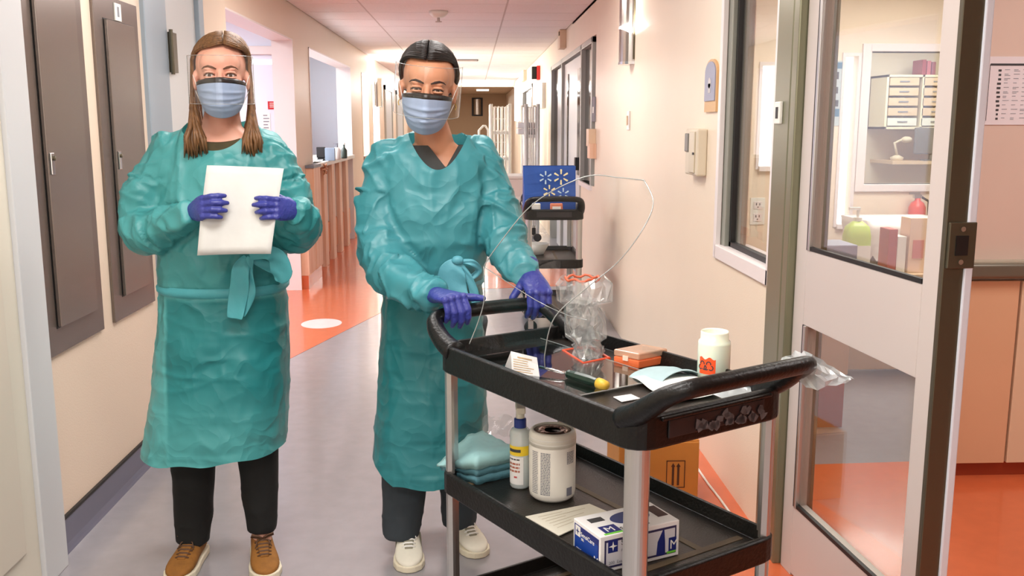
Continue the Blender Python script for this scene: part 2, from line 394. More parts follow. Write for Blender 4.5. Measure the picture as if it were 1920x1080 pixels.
# glazed door leaf, hinged on the post and standing slightly off the wall line
d4 = bpy.data.objects.new('door_4', None); COL.objects.link(d4); d4.location = (XR, 2.86, 0)
d4.rotation_euler = (0, 0, math.radians(5.1)); d4['kind'] = 'structure'; WL[d4.name] = Vector((0, 0, 0))
LW = .786
DL = mat('door_leaf_paint', (206, 196, 190), .38, .05)
def lbox(t0, t1, z0, z1, e0=0, e1=.045): return G().box(e0, e1, -t1, -t0, z0, z1)
lbox(0, .075, .0, 2.3).build('hinge_stile', DL, d4, world=False, bevel=.003)
lbox(.70, LW - .015, .0, 2.3).build('lock_stile', DL, d4, world=False, bevel=.003)
lbox(.075, .70, .82, 1.05).build('mid_rail', DL, d4, world=False, bevel=.002)
lbox(.075, .70, .01, .235).build('bottom_rail', DL, d4, world=False, bevel=.002)
lbox(.075, .70, 2.2, 2.3).build('top_rail', DL, d4, world=False, bevel=.002)
for (z0, z1) in ((1.05, 2.2), (.235, .82)):
    G().box(-.002, .01, -.088, -.075, z0, z1).box(-.002, .01, -.70, -.075, z0, z0 + .012).build('gasket', GASK, d4, world=False)
    G().box(.018, .024, -.70, -.075, z0, z1).build('glass_pane', DOORGL, d4, world=False)
    G().box(-.006, .006, -.1, -.088, z0, z1).build('glazing_bead', ALU, d4, world=False, bevel=.002)
G().box(-.004, .052, -LW, -LW + .016, .0, 2.3).build('edge_channel', DARKST, d4, world=False, bevel=.002)
G().box(.046, .066, -LW - .006, -LW + .02, .0, 2.3).build('edge_strip', mat('white_seal', (214, 220, 230), .4), d4, world=False, bevel=.003)
lt = G().box(.0, .066, -LW - .009, -LW, 1.10, 1.205).build('latch_plate', DARKST, d4, world=False, bevel=.002)
G().box(.016, .046, -LW - .0115, -LW - .009, 1.13, 1.175).build('latch_slot', GASK, lt, world=False)
for z in (1.115, 1.19): G().lathe([(.006, 0), (.0, .003)], (.031, -LW - .012, z), 12, 'y').build('screw', CHROME, lt, world=False)

# ceiling: grid and single tiles
struct(G().box(-1.7, 1.2, -2, 22.4, CEIL + .02, CEIL + .1).build('ceiling', WHITEP))
ceil = bpy.data.objects['ceiling']
tz = CEIL
tm = bpy.data.meshes.new('tile'); 
gx = [-1.5, -.92, .30, 1.0]
first = {}
for r in range(0, 40):
    y0 = -1.6 + r * .61
    for c in range(3):
        if (c == 1 and r in (2, 5, 8, 12)): continue
        x0, x1 = gx[c], gx[c + 1]
        if c not in first:
            o = G().box(x0 + .008, x1 - .008, .008, .602, tz - .004, tz + .02).build('ceiling_tile', TILE, ceil, bevel=.003); first[c] = o.data
            o.modifiers.clear()
        else:
            o = bpy.data.objects.new('ceiling_tile', first[c]); COL.objects.link(o); o.parent = ceil
        o.location.y = y0
gb = G()
for x in gx[1:3]: gb.box(x - .011, x + .011, -1.6, 22.4, tz - .002, tz + .02)
for r in range(0, 41): gb.box(-1.5, 1.0, -1.6 + r * .61 - .009, -1.6 + r * .61 + .009, tz - .0015, tz + .02)
o = gb.build('ceiling_grid', TBAR, ceil); o['kind'] = 'stuff'
names = {2: 'recessed ceiling light panel nearest the photographer', 5: 'recessed ceiling light panel just ahead of the near cart', 8: 'recessed ceiling light panel above the two workers', 12: 'recessed ceiling light panel beside the left door recess'}
for r in (2, 5, 8, 12):
    y0 = -1.6 + r * .61
    # light boxes sit flush in the grid
    t = thing('ceiling_light', names[r], 'light', (-.3, y0 + .3, tz - .01), group='recessed corridor light panels')
    G().box(-.91, .29, y0 + .01, y0 + .6, tz, tz + .02).build('light_housing', TRIMW, t)
    G().box(-.87, .25, y0 + .04, y0 + .57, tz - .006, tz).build('diffuser', mat('soft_diffuser', (250, 240, 232), .5, emit=.9) if r == 2 else bpy.data.materials['soft_diffuser'], t)
# far ceiling drop, bright cove strip, end wall
struct(G().box(-1.5, 1.0, 22.4, 22.55, 2.30, CEIL + .1).build('trim_8', CREAM))
struct(G().box(-1.5, 1.0, 22.5, 28.2, 2.30, 2.4).build('ceiling_far', TAN))
tag(G().box(-1.4, .95, 22.3, 22.38, 2.34, 2.38).build('strip_light', LAMPW, loc=(0, 22.34, 2.34)), 'long bright strip light across the corridor where the ceiling steps down', 'light')
struct(G().box(-1.6, 1.1, 28.1, 28.2, 0, 2.4).build('wall_end', TAN))
a = at(905, 163, y=24)
tag(G().box(a.x - .15, a.x + .15, 23.9, 24.2, 2.27, 2.3).build('square_ceiling_light', LAMPW, loc=(a.x, 24, 2.27)), 'small square lit ceiling lamp in the dim lower ceiling at the end', 'light')
a = at(877, 112, z=CEIL)
o = G().box(a.x - .16, a.x + .16, a.y - .15, a.y + .15, CEIL - .012, CEIL - .004).build('ceiling_vent', mat('dark_vent', (52, 46, 44), .6), loc=(a.x, a.y, CEIL)); tag(o, 'small dark ceiling vent above the far corridor', 'vent')
gg = G()
for i in range(5): gg.box(a.x - .15, a.x + .15, a.y - .12 + i * .055, a.y - .1 + i * .055, CEIL - .018, CEIL - .012)
gg.build('slats', TBAR, o)
# enclosing walls out of frame
struct(G().box(-1.5, 6, -2.1, -2, 0, CEIL).build('wall_behind', CREAM))
struct(G().box(1.0, 6.1, -2, 9.6, CEIL - .02, CEIL + .1).build('ceiling_room', WHITEP))
struct(G().box(6.0, 6.1, -2, 9.6, 0, CEIL).build('wall_room_side', PINKW))
struct(G().box(-1.5, -1.4, -2, 2.8, 0, CEIL).build('wall_left_near', LWALL))

# ================================================================== RIGHT ROOM
YC = 3.62
# partial wall with handrail
struct(G().box(1.93, 6.0, YC + .0, YC + .1, 0, CEIL - .02).build('wall_room_partial', PINKW))
tb = thing('base_cabinet', 'beige laminate base cabinet with dark pull under the grey handrail', 'cabinet', (1.9, YC, 0))
ct = at(1760, 525, y=YC).z; cb = at(1760, 865, y=YC).z
G().box(1.86, 2.16, YC - .03, YC + .0, cb, ct).build('door', mat('laminate_door', (222, 178, 142), .5, var=.02, scale=3), tb, bevel=.003)
hd = bpy.data.objects['door']
a = at(1793, 545, y=YC - .03); b = at(1793, 592, y=YC - .03)
G().tube([(a.x, YC - .03, a.z), (a.x, YC - .055, a.z), (b.x, YC - .055, b.z), (b.x, YC - .03, b.z)], .004, 8).build('pull_handle', GASK, hd)
G().box(2.17, 3.0, YC - .03, YC, cb, ct).build('side_door', BEIGEL, tb, bevel=.003)
G().box(1.87, 3.0, YC - .005, YC + .0, .0, cb).build('toe_kick', mat('toe_coral', (150, 56, 26), .5), tb)
hz = at(1850, 508, y=YC - .06).z
t = thing('handrail', 'grey rounded handrail running along the wall above the base cabinet', 'handrail', (1.9, YC, hz))
G().box(1.84, 3.4, YC - .075, YC - .005, hz - .03, hz + .03).build('rail', mat('handrail_vinyl', (112, 106, 92), .3, .2), t, bevel=.014, seg=4)
G().box(1.84, 3.4, YC - .06, YC, hz + .03, hz + .036).build('top_trim', mat('rail_cap', (176, 168, 150), .5), t)
# notice on that wall
n0 = at(1848, 106, y=YC); n1 = at(1842, 234, y=YC)
o = G().box(n0.x, n0.x + .30, YC - .004, YC, n1.z, n0.z).build('notice_table', mat('notice_paper', (226, 218, 222), .6), loc=(2.05, YC, n1.z)); tag(o, 'white printed table notice taped to the wall above the handrail', 'notice')
gg = G(); hh = n0.z - n1.z
gg.box(n0.x + .02, n0.x + .30, YC - .005, YC - .004, n0.z - .034, n0.z - .026); gg.box(n0.x + .018, n0.x + .02, YC - .005, YC - .004, n1.z + .015, n0.z - .03)
for i in range(12):
    z = n0.z - .048 - i * .0165
    gg.box(n0.x + .055 + random.uniform(-.004, .002), n0.x + .064 + random.uniform(0, .004), YC - .005, YC - .004, z - .008, z)
gg.build('symbols', INK, o)
gg = G()
for i in range(12):
    z = n0.z - .048 - i * .0165
    for k in range(5):
        x = n0.x + .078 + k * .036
        for j in range(random.choice((1, 1, 2))): gg.box(x, x + random.uniform(.012, .026), YC - .005, YC - .004, z - .002 - j * .005, z - j * .005)
gg.build('table_text', INKG, o)
# far wall of the room with openings
YF = 6.2
def fx(px): return at(px, 235, y=YF).x
def fz(py, px=1600): return at(px, py, y=YF).z
wx0, wx1 = fx(1622), fx(1622) + .85
wz0, wz1 = fz(345, 1690), fz(97, 1690)
o1x0, o1x1 = fx(1425), fx(1467); o1z0, o1z1 = fz(312, 1445), fz(122, 1445)
o2x0, o2x1 = fx(1578), fx(1602); o2z1 = fz(105, 1590)
cuts = [(o1x0, o1x1, o1z0, o1z1), (o2x0, o2x1, fz(420, 1590), o2z1), (wx0, wx1, wz0, wz1)]
g = G(); x = 1.12
for (a, b, z0, z1) in cuts:
    g.box(x, a, YF, YF + .12, 0, CEIL); g.box(a, b, YF, YF + .12, 0, z0); g.box(a, b, YF, YF + .12, z1, CEIL); x = b
g.box(x, 6.0, YF, YF + .12, 0, CEIL)
struct(g.build('wall_room_far', CREAM))
for i, (a, b, z0, z1) in enumerate(cuts[:2]):
    w = struct(G().box(a - .02, a, YF - .01, YF, z0 - .02, z1 + .02).box(b, b + .02, YF - .01, YF, z0 - .02, z1 + .02).box(a, b, YF - .03, YF, z0 - .03, z0).box(a, b, YF - .01, YF, z1, z1 + .02).build('window_%d' % (i + 2), TRIMW, loc=(a, YF, z0)))
    G().box(a, b, YF + .08, YF + .09, z0, z1).build('bright_pane', SKYW, w)
a, b, z0, z1 = cuts[2]
w = struct(G().box(a - .05, a + .01, YF - .02, YF + .1, z0 - .05, z1 + .05).box(b - .01, b + .05, YF - .02, YF + .1, z0 - .05, z1 + .05).box(a, b, YF - .02, YF + .1, z0 - .05, z0).box(a, b, YF - .02, YF + .1, z1, z1 + .05).build('window_4', TRIMW, loc=(a, YF, z0), bevel=.004))
G().box(a, b, YF + .04, YF + .046, z0, z1).build('pane', GLASSM, w)
# office beyond the window
struct(G().box(1.1, 6.0, 9.0, 9.1, 0, CEIL).build('wall_office', mat('office_wall', (244, 232, 214), .6)))
struct(G().box(1.12, 1.2, 6.3, 9, 0, CEIL).build('wall_office_side', WHITEP))
YO = 8.6
def oz(px, py, y=YO): return at(px, py, y=y)
a = oz(1664, 140); b = oz(1760, 242)
t = thing('shelf_unit', 'cream pigeonhole shelf unit with drawers on the office wall behind the window', 'shelf', (a.x, YO, b.z))
W_ = 1.0
gg = G(); gg.box(a.x, a.x + W_, YO + .35, YO + .38, b.z, a.z); gg.box(a.x, a.x + W_, YO, YO + .38, a.z - .02, a.z); gg.box(a.x, a.x + W_, YO, YO + .38, b.z, b.z + .02)
for k in (0, .33, .62, .98): gg.box(a.x + k, a.x + k + .02, YO, YO + .38, b.z, a.z)
gg.build('case', mat('cream_laminate', (248, 236, 208), .5), t)
for i in range(5):
    for k in range(2):
        z0 = b.z + .03 + i * .09; x0 = a.x + .03 + k * .31
        dr = G().box(x0, x0 + .27, YO + .0, YO + .3, z0, z0 + .07).build('drawer', BEIGEL if i else WHITE, t, bevel=.003)
        G().box(x0 + .09, x0 + .18, YO - .006, YO, z0 + .03, z0 + .042).build('label_strip', INKG, dr)
cd = G().box(a.x + .64, a.x + .98, YO - .01, YO, b.z + .02, a.z - .02).build('door', BEIGEL, t, bevel=.003)
tag(G().box(oz(1664, 320).x, oz(1664, 320).x + 1.6, YO - .1, YO + .4, fz(335, 1690) - .0, fz(335, 1690) + .03).build('office_worktop', BEIGEL, loc=(3.3, YO, .9)), 'pale office worktop under the pigeonhole shelves', 'worktop')
wz = fz(335, 1690) + .03
a = oz(1712, 300)
t = thing('monitor', 'grey computer monitor seen from behind on the office worktop', 'monitor', (a.x + .15, YO, wz))
G().box(a.x - .02, a.x + .34, YO - .06, YO - .02, wz + .06, wz + .3).build('screen', mat('monitor_grey', (120, 118, 116), .5), t, bevel=.01)
G().box(a.x + .13, a.x + .19, YO - .05, YO - .02, wz + .01, wz + .1).box(a.x + .06, a.x + .26, YO - .1, YO - .0, wz, wz + .012).build('stand', mat('stand_grey', (120, 118, 116), .5), t)
a = oz(1680, 318)
gg = G(); gg.lathe([(.05, 0), (.06, .03), (.02, .05)], (a.x, YO, wz), 14); gg.tube([(a.x, YO, wz + .05), (a.x - .03, YO, wz + .16), (a.x + .06, YO, wz + .2)], .012, 8); gg.ell((a.x + .08, YO, wz + .19), (.05, .04, .03))
tag(gg.build('desk_lamp', mat('desk_lamp_cream', (220, 205, 180), .4), loc=(a.x, YO, wz), smooth=True), 'small cream desk lamp left of the grey monitor', 'lamp')
for k in range(3):
    a = oz(1738 + 9 * k, 128)
    tag(G().box(a.x - .018, a.x + .018, YO + .05, YO + .25, oz(1664, 140).z, a.z + .08 - .01 * k).build('binder', mat('binder%d' % k, [(160, 60, 70), (190, 100, 110), (150, 80, 100)][k], .5), loc=(a.x, YO, a.z), bevel=.003), ['dark red binder standing leftmost on the shelf unit', 'pink binder standing between two others on the shelf unit', 'plum binder standing rightmost on the shelf unit'][k], 'binder')
# poster, outlets, bin, extinguisher, jug etc.
o, gg = flat_sign('poster', 1546, 114, 1574, 236, YF, mat('poster_grey', (186, 200, 204), .5), 'tall narrow poster with blue title and photo squares seen through the glass door', 'poster', [(.12, .4, .17, .28), (.5, .8, .17, .28), (.12, .4, .4, .5), (.5, .8, .4, .5), (.5, .85, .6, .7), (.12, .35, .6, .74)])
gg.build('photo_print', INK, o)['kind'] = 'stuff'
a = at(1546, 114, y=YF); b = at(1574, 236, y=YF); G().box(a.x + .005, b.x - .005, YF - .006, YF - .0045, a.z - .05, a.z - .01).box(a.x + .06, b.x - .01, YF - .006, YF - .0045, b.z + .06, b.z + .11).build('poster_title', mat('poster_blue', (70, 120, 150), .5), o)['kind'] = 'stuff'
def outlet(px, py, x=None, y=None, label='', n=1):
    p = at(px, py, x=x, y=y)
    t = thing('power_outlet', label, 'outlet', tuple(p))
    G().box(p.x - .05, p.x + .05, p.y - .006, p.y, p.z - .09, p.z + .09).build('plate', WHITE, t, bevel=.003)
    for k in (-.04, .04):
        so = G().box(p.x - .028, p.x + .028, p.y - .010, p.y - .006, p.z + k - .026, p.z + k + .026).build('socket', TRIMW, t, bevel=.003)
        G().box(p.x - .014, p.x - .008, p.y - .0115, p.y - .010, p.z + k, p.z + k + .015).box(p.x + .008, p.x + .014, p.y - .0115, p.y - .010, p.z + k, p.z + k + .015).lathe([(.004, -.0015), (.004, 0)], (p.x, p.y - .010, p.z + k - .012), 8, 'y').build('slots', INK, so)
outlet(1420, 396, y=YF, label='white double power outlet seen through the wall window')
# side counter with clutter below first bright pane
a = at(1390, 320, y=YF)
# bin
a = at(1682, 410, y=5.7); bz = a.z
t = thing('waste_bin', 'grey waste bin with a white liner bag over its rim', 'bin', (a.x, 5.7, 0))
gg = G()
def rrect(cx, cy, hx, hy, z, n=5, r=.04):
    out = []
    for (sx, sy, a0) in ((1, 1, 0), (-1, 1, 90), (-1, -1, 180), (1, -1, 270)):
        for i in range(n):
            an = math.radians(a0 + 90 * i / (n - 1)); out.append((cx + sx * (hx - r) + r * math.cos(an), cy + sy * (hy - r) + r * math.sin(an), z))
    return out
gg.rings([rrect(a.x, 5.7, .17, .17, .01), rrect(a.x, 5.7, .24, .2, bz - .06)]); gg.build('body', mat('bin_grey', (176, 168, 166), .5), t, smooth=False)
gg = G(); R = []
for j in range(6):
    rr = rrect(a.x, 5.7, .25 + .02 * j / 5, .21 + .02 * j / 5, bz - .22 + j * .045); R.append([(p[0] + random.uniform(-.008, .008), p[1] + random.uniform(-.008, .008), p[2] + random.uniform(-.02, .02) * (j < 2)) for p in rr])
R.append(rrect(a.x, 5.7, .2, .16, bz)); R.append(rrect(a.x, 5.7, .15, .1, bz - .05)); gg.rings(R, cap0=False); gg.build('liner_bag', mat('liner_white', (240, 238, 236), .35, bump=.6, bscale=14), t, smooth=True)
gg = G(); gg.ell((a.x - .1, 5.49, bz - .42), (.09, .01, .1)); gg.build('round_label', mat('bin_label', (86, 92, 108), .5), t, smooth=True)
# extinguisher
a = at(1722, 412, y=YF - .1)
t = thing('fire_extinguisher', 'red and white fire extinguisher hanging on the far room wall', 'extinguisher', (a.x, YF - .1, a.z - .12))
G().lathe([(.0, -.13), (.05, -.125), (.055, -.11), (.055, .02), (.054, .08), (.04, .11), (.018, .125), (.018, .14)], (a.x, YF - .07, a.z), 20).build('cylinder', mat('extinguisher_red', (222, 92, 74), .3), t, smooth=True)
G().lathe([(.0565, -.05), (.0565, .0)], (a.x, YF - .07, a.z), 20, cap0=False, cap1=False).build('label_band', WHITE, t, smooth=True)
G().box(a.x - .03, a.x + .02, YF - .085, YF - .06, a.z + .14, a.z + .165).box(a.x - .06, a.x + .01, YF - .08, YF - .065, a.z + .165, a.z + .18).build('valve_lever', ALU, t)
G().tube([(a.x + .02, YF - .07, a.z + .15), (a.x + .07, YF - .08, a.z + .12), (a.x + .075, YF - .08, a.z + .03), (a.x + .06, YF - .08, a.z - .06)], .008, 8).build('hose', RUBBER, t, smooth=True)
# green jug and small boxes standing on a low shelf bench
bx0, bx1 = fx(1570), fx(1770)
bzz = fz(505, 1650)
tag(G().box(at(1560, 500, y=5.0).x, at(1560, 500, y=5.0).x + .95, 4.95, 5.3, at(1650, 512, y=5).z - .03, at(1650, 512, y=5).z).box(at(1560, 500, y=5.0).x, at(1560, 500, y=5.0).x + .95, 5.24, 5.3, 0.02, at(1650, 512, y=5).z).build('low_bench', BEIGEL, loc=(2.3, 5.1, 0), bevel=.004), 'beige low bench carrying jug and boxes behind the glass door', 'bench')
sz = at(1650, 512, y=5).z
def onb(px): return at(px, 480, y=5.05).x
x = onb(1604)
t = thing('soap_jug', 'lime green jug with white pump and label behind the glass door', 'jug', (x, 5.05, sz))
gg = G(); gg.rings([rrect(x, 5.05, .07, .05, sz + h, r=.03) if s == 1 else rrect(x, 5.05, .07 * s, .05 * s, sz + h, r=.03 * s) for h, s in ((0, .95), (.02, 1), (.2, 1), (.25, .85), (.28, .35))]); gg.build('body', mat('lime_plastic', (190, 214, 110), .35), t, smooth=True)
G().box(x - .06, x + .06, 4.997, 4.9995, sz + .03, sz + .15).build('label_patch', WHITE, t)
G().lathe([(.022, .28), (.022, .3), (.008, .3), (.008, .34)], (x, 5.05, sz), 14).box(x - .05, x + .01, 5.04, 5.06, sz + .34, sz + .355).build('pump', WHITE, t)
for (px, w, h, m, lab, cat) in [(1665, .05, .24, mat('maroon_box', (176, 104, 92), .6), 'dusky red slim box on the bench between bin and white box', 'box'), (1682, .05, .2, WHITE, 'slim white box on the bench right of the dusky red box', 'box'), (1712, .1, .3, mat('cream_box', (236, 210, 184), .6), 'tall cream box with pink label at the bench end', 'box')]:
    x = onb(px); o = G().box(x - w / 2, x + w / 2, 5.0, 5.12, sz, sz + h).build('carton', m, loc=(x, 5.05, sz), bevel=.003); tag(o, lab, cat)
    if px == 1712: G().box(x - .03, x + .03, 4.996, 4.9995, sz + .08, sz + .18).build('pink_label', mat('pinkish', (214, 140, 128), .6), o)
# block built in place of a reflection seen in the lower glass
def block_pt(px, py, y): return at(px, py, y=y)
xA = at(1504, 700, y=4.25).x; xB = at(1590, 700, y=4.25).x
t = thing('reflection_block', 'low beige block with coral foot, standing in for a reflection in the lower door glass', 'cabinet', (xA, 4.3, 0))
G().box(1.14, xB, 4.25, 4.75, .26, .62).build('case', mat('reflection_khaki', (190, 158, 122), .5), t, bevel=.004)
G().box(1.14, xB - .01, 4.26, 4.75, .0, .26).build('plinth', mat('reflection_coral', (158, 70, 32), .45), t)
G().box(1.13, xB + .01, 4.24, 4.76, .62, .645).build('worktop', WHITE, t, bevel=.003)
x = at(1530, 640, y=4.4).x
t = thing('grey_bin', 'blue grey box file standing on the low beige block', 'box file', (x, 4.4, .645))
G().box(x, x + .17, 4.38, 4.6, .645, .86).build('shell', mat('bluegrey_plastic', (150, 156, 172), .5), t, bevel=.006)
G().box(x - .12, x - .005, 4.38, 4.6, .645, .83).build('spine', mat('dark_spine', (52, 54, 46), .5), t, bevel=.006)

# ================================================================== WALL FITTINGS
# electrical panels on left wall
def epanel(y0, y1, z0, z1, label, hy):
    t = thing('electrical_panel', label, 'electrical panel', (XL, (y0 + y1) / 2, z0))
    G().box(XL, XL + .012, y0, y1, z0, z1).build('frame_plate', PANEL, t, bevel=.002)
    G().box(XL + .012, XL + .0135, y0 + .085, y1 - .075, z0 + .085, z1 - .085).build('shadow_gap', GASK, t)
    dd = G().box(XL + .0135, XL + .026, y0 + .09, y1 - .08, z0 + .09, z1 - .09).build('door', PANELD, t, bevel=.002)
    hz = (hy)
    h = G().box(XL + .026, XL + .031, y0 + .105, y0 + .13, hz - .035, hz + .035).build('latch', CHROME, dd, bevel=.003)
    G().lathe([(.008, 0), (.008, .006), (.0, .008)], (XL + .031, y0 + .1175, hz + .018), 12, 'x').build('key_lock', DARKST, dd)
    return t
epanel(3.01, 3.49, .675, 2.10, 'large grey electrical panel nearest the camera on the left wall', at(96, 306, x=XL).z)
t = epanel(3.60, 4.06, .675, 1.90, 'second grey electrical panel behind the left worker, with a white tag at its top', at(218, 300, x=XL).z)
p = at(214, 22, x=XL); tg = G().box(XL + .012, XL + .016, p.y - .035, p.y + .03, p.z - .035, p.z + .03).build('number_tag', WHITE, t); G().box(XL + .016, XL + .0165, p.y - .012, p.y + .008, p.z - .02, p.z + .018).build('number_print', INKG, tg)
# wall sconces
def sconce(x, y, z0, z1, side, label, lit=False, r=.1):
    t = thing('wall_sconce', label, 'wall lamp', (x, y, z0))
    gg = G(); n = 14; R = []
    for z in (z0, z1):
        R.append([(x + side * r * math.sin(math.pi * i / n), y + r * -math.cos(math.pi * i / n), z) for i in range(n + 1)])
    gg.rings(R); gg.build('half_cylinder', LAMPW if lit else STEEL, t, smooth=False, bevel=.002)
    for z in (z0, z1):
        gg = G(); gg.rings([[(x + side * (r + .004) * math.sin(math.pi * i / n), y - (r + .004) * math.cos(math.pi * i / n), zz) for i in range(n + 1)] for zz in (z - .008, z + .008)]); gg.build('rim_band', CHROME, t)
    G().box(x, x + side * .012, y - r - .01, y + r + .01, z0 + .02, z1 - .02).build('back_plate', DARKST, t)
sconce(XR, 6.0, 1.80, 2.32, -1, 'brushed steel half round wall lamp nearest on the right wall', r=.085)
sconce(XR, 19.8, 1.5, 2.2, -1, 'glowing white wall lamp far down the right wall', True, .12)
p = at(895, 215, y=28.1); q = at(895, 186, y=28.1)
t = thing('wall_sconce', 'brushed steel half round lamp on the tan end wall', 'wall lamp', (p.x, 28.1, p.z))
gg = G(); gg.rings([[(p.x + .12 * math.cos(math.pi * i / 12), 28.1 - .12 * math.sin(math.pi * i / 12), z) for i in range(13)] for z in (p.z, q.z)]); gg.build('half_cylinder', STEEL, t)
G().box(p.x - .16, p.x + .16, 28.08, 28.1, p.z - .04, q.z + .04).build('back_plate', GASK, t)
p = at(704, 200, x=XS); q = at(704, 148, x=XS)
sconce(XS, p.y, p.z, q.z, 1, 'steel wall lamp on the left side above the far station wall', r=.11)
# corridor door & side lights on right wall
def rwp(px, py): return at(px, py, x=XR)
d5 = struct(G().box(XR - .01, XR + .1, 7.93, 7.99, .9, 2.14).box(XR - .01, XR + .1, 8.72, 8.78, 0, 2.14).box(XR - .01, XR + .1, 10.6, 10.66, 0, 2.14).box(XR - .01, XR + .1, 11.98, 12.06, 0, 2.14).box(XR - .01, XR + .1, 7.93, 12.06, 2.09, 2.14).build('door_5', GREYF, loc=(XR, 9.6, 0), bevel=.004))
G().box(XR - .02, XR + .11, 7.9, 8.75, .88, .92).build('window_sill', TRIMW, d5)
G().box(XR + .03, XR + .04, 7.99, 8.72, .92, 2.09).build('dark_pane', mat('dark_glass', (38, 34, 34), .08), d5)
G().box(XR + .02, XR + .06, 8.82, 10.58, .01, 2.07).build('door_leaf', LGREY, d5, bevel=.003)
G().box(XR + .012, XR + .02, 9.0, 9.2, .95, 1.95).build('vision_pane', bpy.data.materials['dark_glass'], d5)
G().box(XR + .012, XR + .02, 10.1, 10.2, .95, 1.95).build('vision_pane', bpy.data.materials['dark_glass'], d5)
G().box(XR - .03, XR + .02, 8.95, 9.05, 1.0, 1.12).build('door_handle', GASK, d5, bevel=.006)
G().box(XR + .02, XR + .06, 10.7, 11.4, .01, 2.07).build('side_panel', LGREY, d5, bevel=.003)
G().box(XR + .03, XR + .04, 11.42, 11.98, .5, 2.09).build('dark_pane', bpy.data.materials['dark_glass'], d5)
d6 = struct(G().box(XR - .01, XR + .1, 15.8, 15.9, 0, 2.1).box(XR - .01, XR + .1, 18.7, 18.8, 0, 2.1).box(XR - .01, XR + .1, 15.8, 18.8, 2.04, 2.1).build('door_6', GREYF, loc=(XR, 17, 0)))
G().box(XR + .03, XR + .07, 15.95, 17.6, .01, 2.04).build('door_leaf', LGREY, d6); G().box(XR + .02, XR + .03, 16.2, 16.5, .8, 1.9).build('vision_pane', bpy.data.materials['dark_glass'], d6)
G().box(XR + .03, XR + .05, 17.7, 18.65, .4, 2.04).build('dark_pane', bpy.data.materials['dark_glass'], d6)
# fire strobe
p = rwp(1012, 137); t = thing('fire_alarm', 'red fire alarm strobe high on the right wall above the far door', 'alarm', tuple(p))
G().box(XR - .05, XR, p.y - .12, p.y + .12, p.z - .1, p.z + .1).build('red_body', RED, t, bevel=.006)
G().box(XR - .12, XR - .05, p.y - .09, p.y + .02, p.z - .09, p.z + .09).build('black_horn', GASK, t, bevel=.008)
# exit style box
p = rwp(1060, 70); t = thing('wall_speaker_box', 'cream box with dark lens high on the right wall near the ceiling', 'sensor', tuple(p))
G().box(XR - .07, XR, p.y - .12, p.y + .12, p.z - .12, p.z + .07).build('case', BEIGEL, t, bevel=.004)
G().box(XR - .078, XR - .07, p.y - .11, p.y - .04, p.z + .01, p.z + .05).build('lens', DARKST, t)
p = rwp(1020, 180); tag(G().box(XR - .05, XR, p.y - .3, p.y + .3, p.z - .17, p.z + .17).build('wall_cabinet', WHITE, loc=tuple(p), bevel=.005), 'white shallow box on the right wall below the fire alarm', 'box')
p = rwp(985, 140)
tag(G().box(XR - .06, XR, p.y - .4, p.y + .4, p.z - .12, p.z + .1).build('ceiling_sign_box', CREAM, loc=tuple(p), bevel=.005), 'small cream box on the far right wall by the bright lamp', 'sign')
# wall plates
def plate(px, py, w, h, m, name, label, cat, dep=.012, extra=None):
    p = rwp(px, py); t = thing(name, label, cat, tuple(p))
    G().box(XR - dep, XR, p.y - w / 2, p.y + w / 2, p.z - h / 2, p.z + h / 2).build('plate', m, t, bevel=.003)
    return t, p
t, p = plate(1115, 205, .16, .2, INKG, 'room_sign', 'small blue grey room sign beside the dark corridor window', 'sign'); G().box(XR - .014, XR - .012, p.y - .03, p.y + .03, p.z - .03, p.z + .02).build('symbol', WHITE, t)
t, p = plate(1115, 258, .16, .14, BEIGEL, 'dispenser', 'upper beige wall box beside the corridor window', 'dispenser', .06)
t, p = plate(1116, 283, .16, .12, WOODL, 'glove_holder', 'lower tan wall box beside the corridor window', 'dispenser', .055)
t, p = plate(1180, 226, .075, .12, TRIMW, 'light_switch', 'small cream light switch alone in the middle of the right wall', 'switch', .01); G().box(XR - .02, XR - .01, p.y - .012, p.y + .012, p.z - .03, p.z + .03).build('toggle', BEIGEL, t, bevel=.003)
# signage with rounded top
SIGNB = mat('sign_blue', (150, 154, 176), .45)
y0, y1 = 3.87, 4.06; z0, z1 = 1.475, 1.69
t = thing('room_sign', 'blue grey rounded room sign with tan base next to the wall window', 'sign', (XR, 3.96, z0))
gg = G(); ym = (y0 + y1) / 2; prof = [(y0, z0), (y1, z0)] + [(ym + .095 * math.cos(math.pi * i / 12), z1 - .05 + .05 * math.sin(math.pi * i / 12)) for i in range(13)]
gg.rings([[(x, a, b) for a, b in prof] for x in (XR, XR - .01)]); gg.build('base_plate', mat('sign_tan', (216, 176, 128), .5), t)
prof = [(y0 + .012, z0 + .045), (y1 - .008, z0 + .045)] + [(ym + .085 * math.cos(math.pi * i / 12), z1 - .055 + .045 * math.sin(math.pi * i / 12)) for i in range(13)]
pl = (gg := G()).rings([[(x, a, b) for a, b in prof] for x in (XR - .01, XR - .014)]) and gg.build('face_plate', SIGNB, t)
G().lathe([(.022, 0), (.022, -.002)], (XR - .014, ym, (z0 + z1) / 2 + .01), 16, 'x').box(XR - .016, XR - .014, ym - .018, ym + .018, (z0 + z1) / 2 - .03, (z0 + z1) / 2 + .008).build('pictogram', mat('pictogram', (200, 196, 196), .5), t)
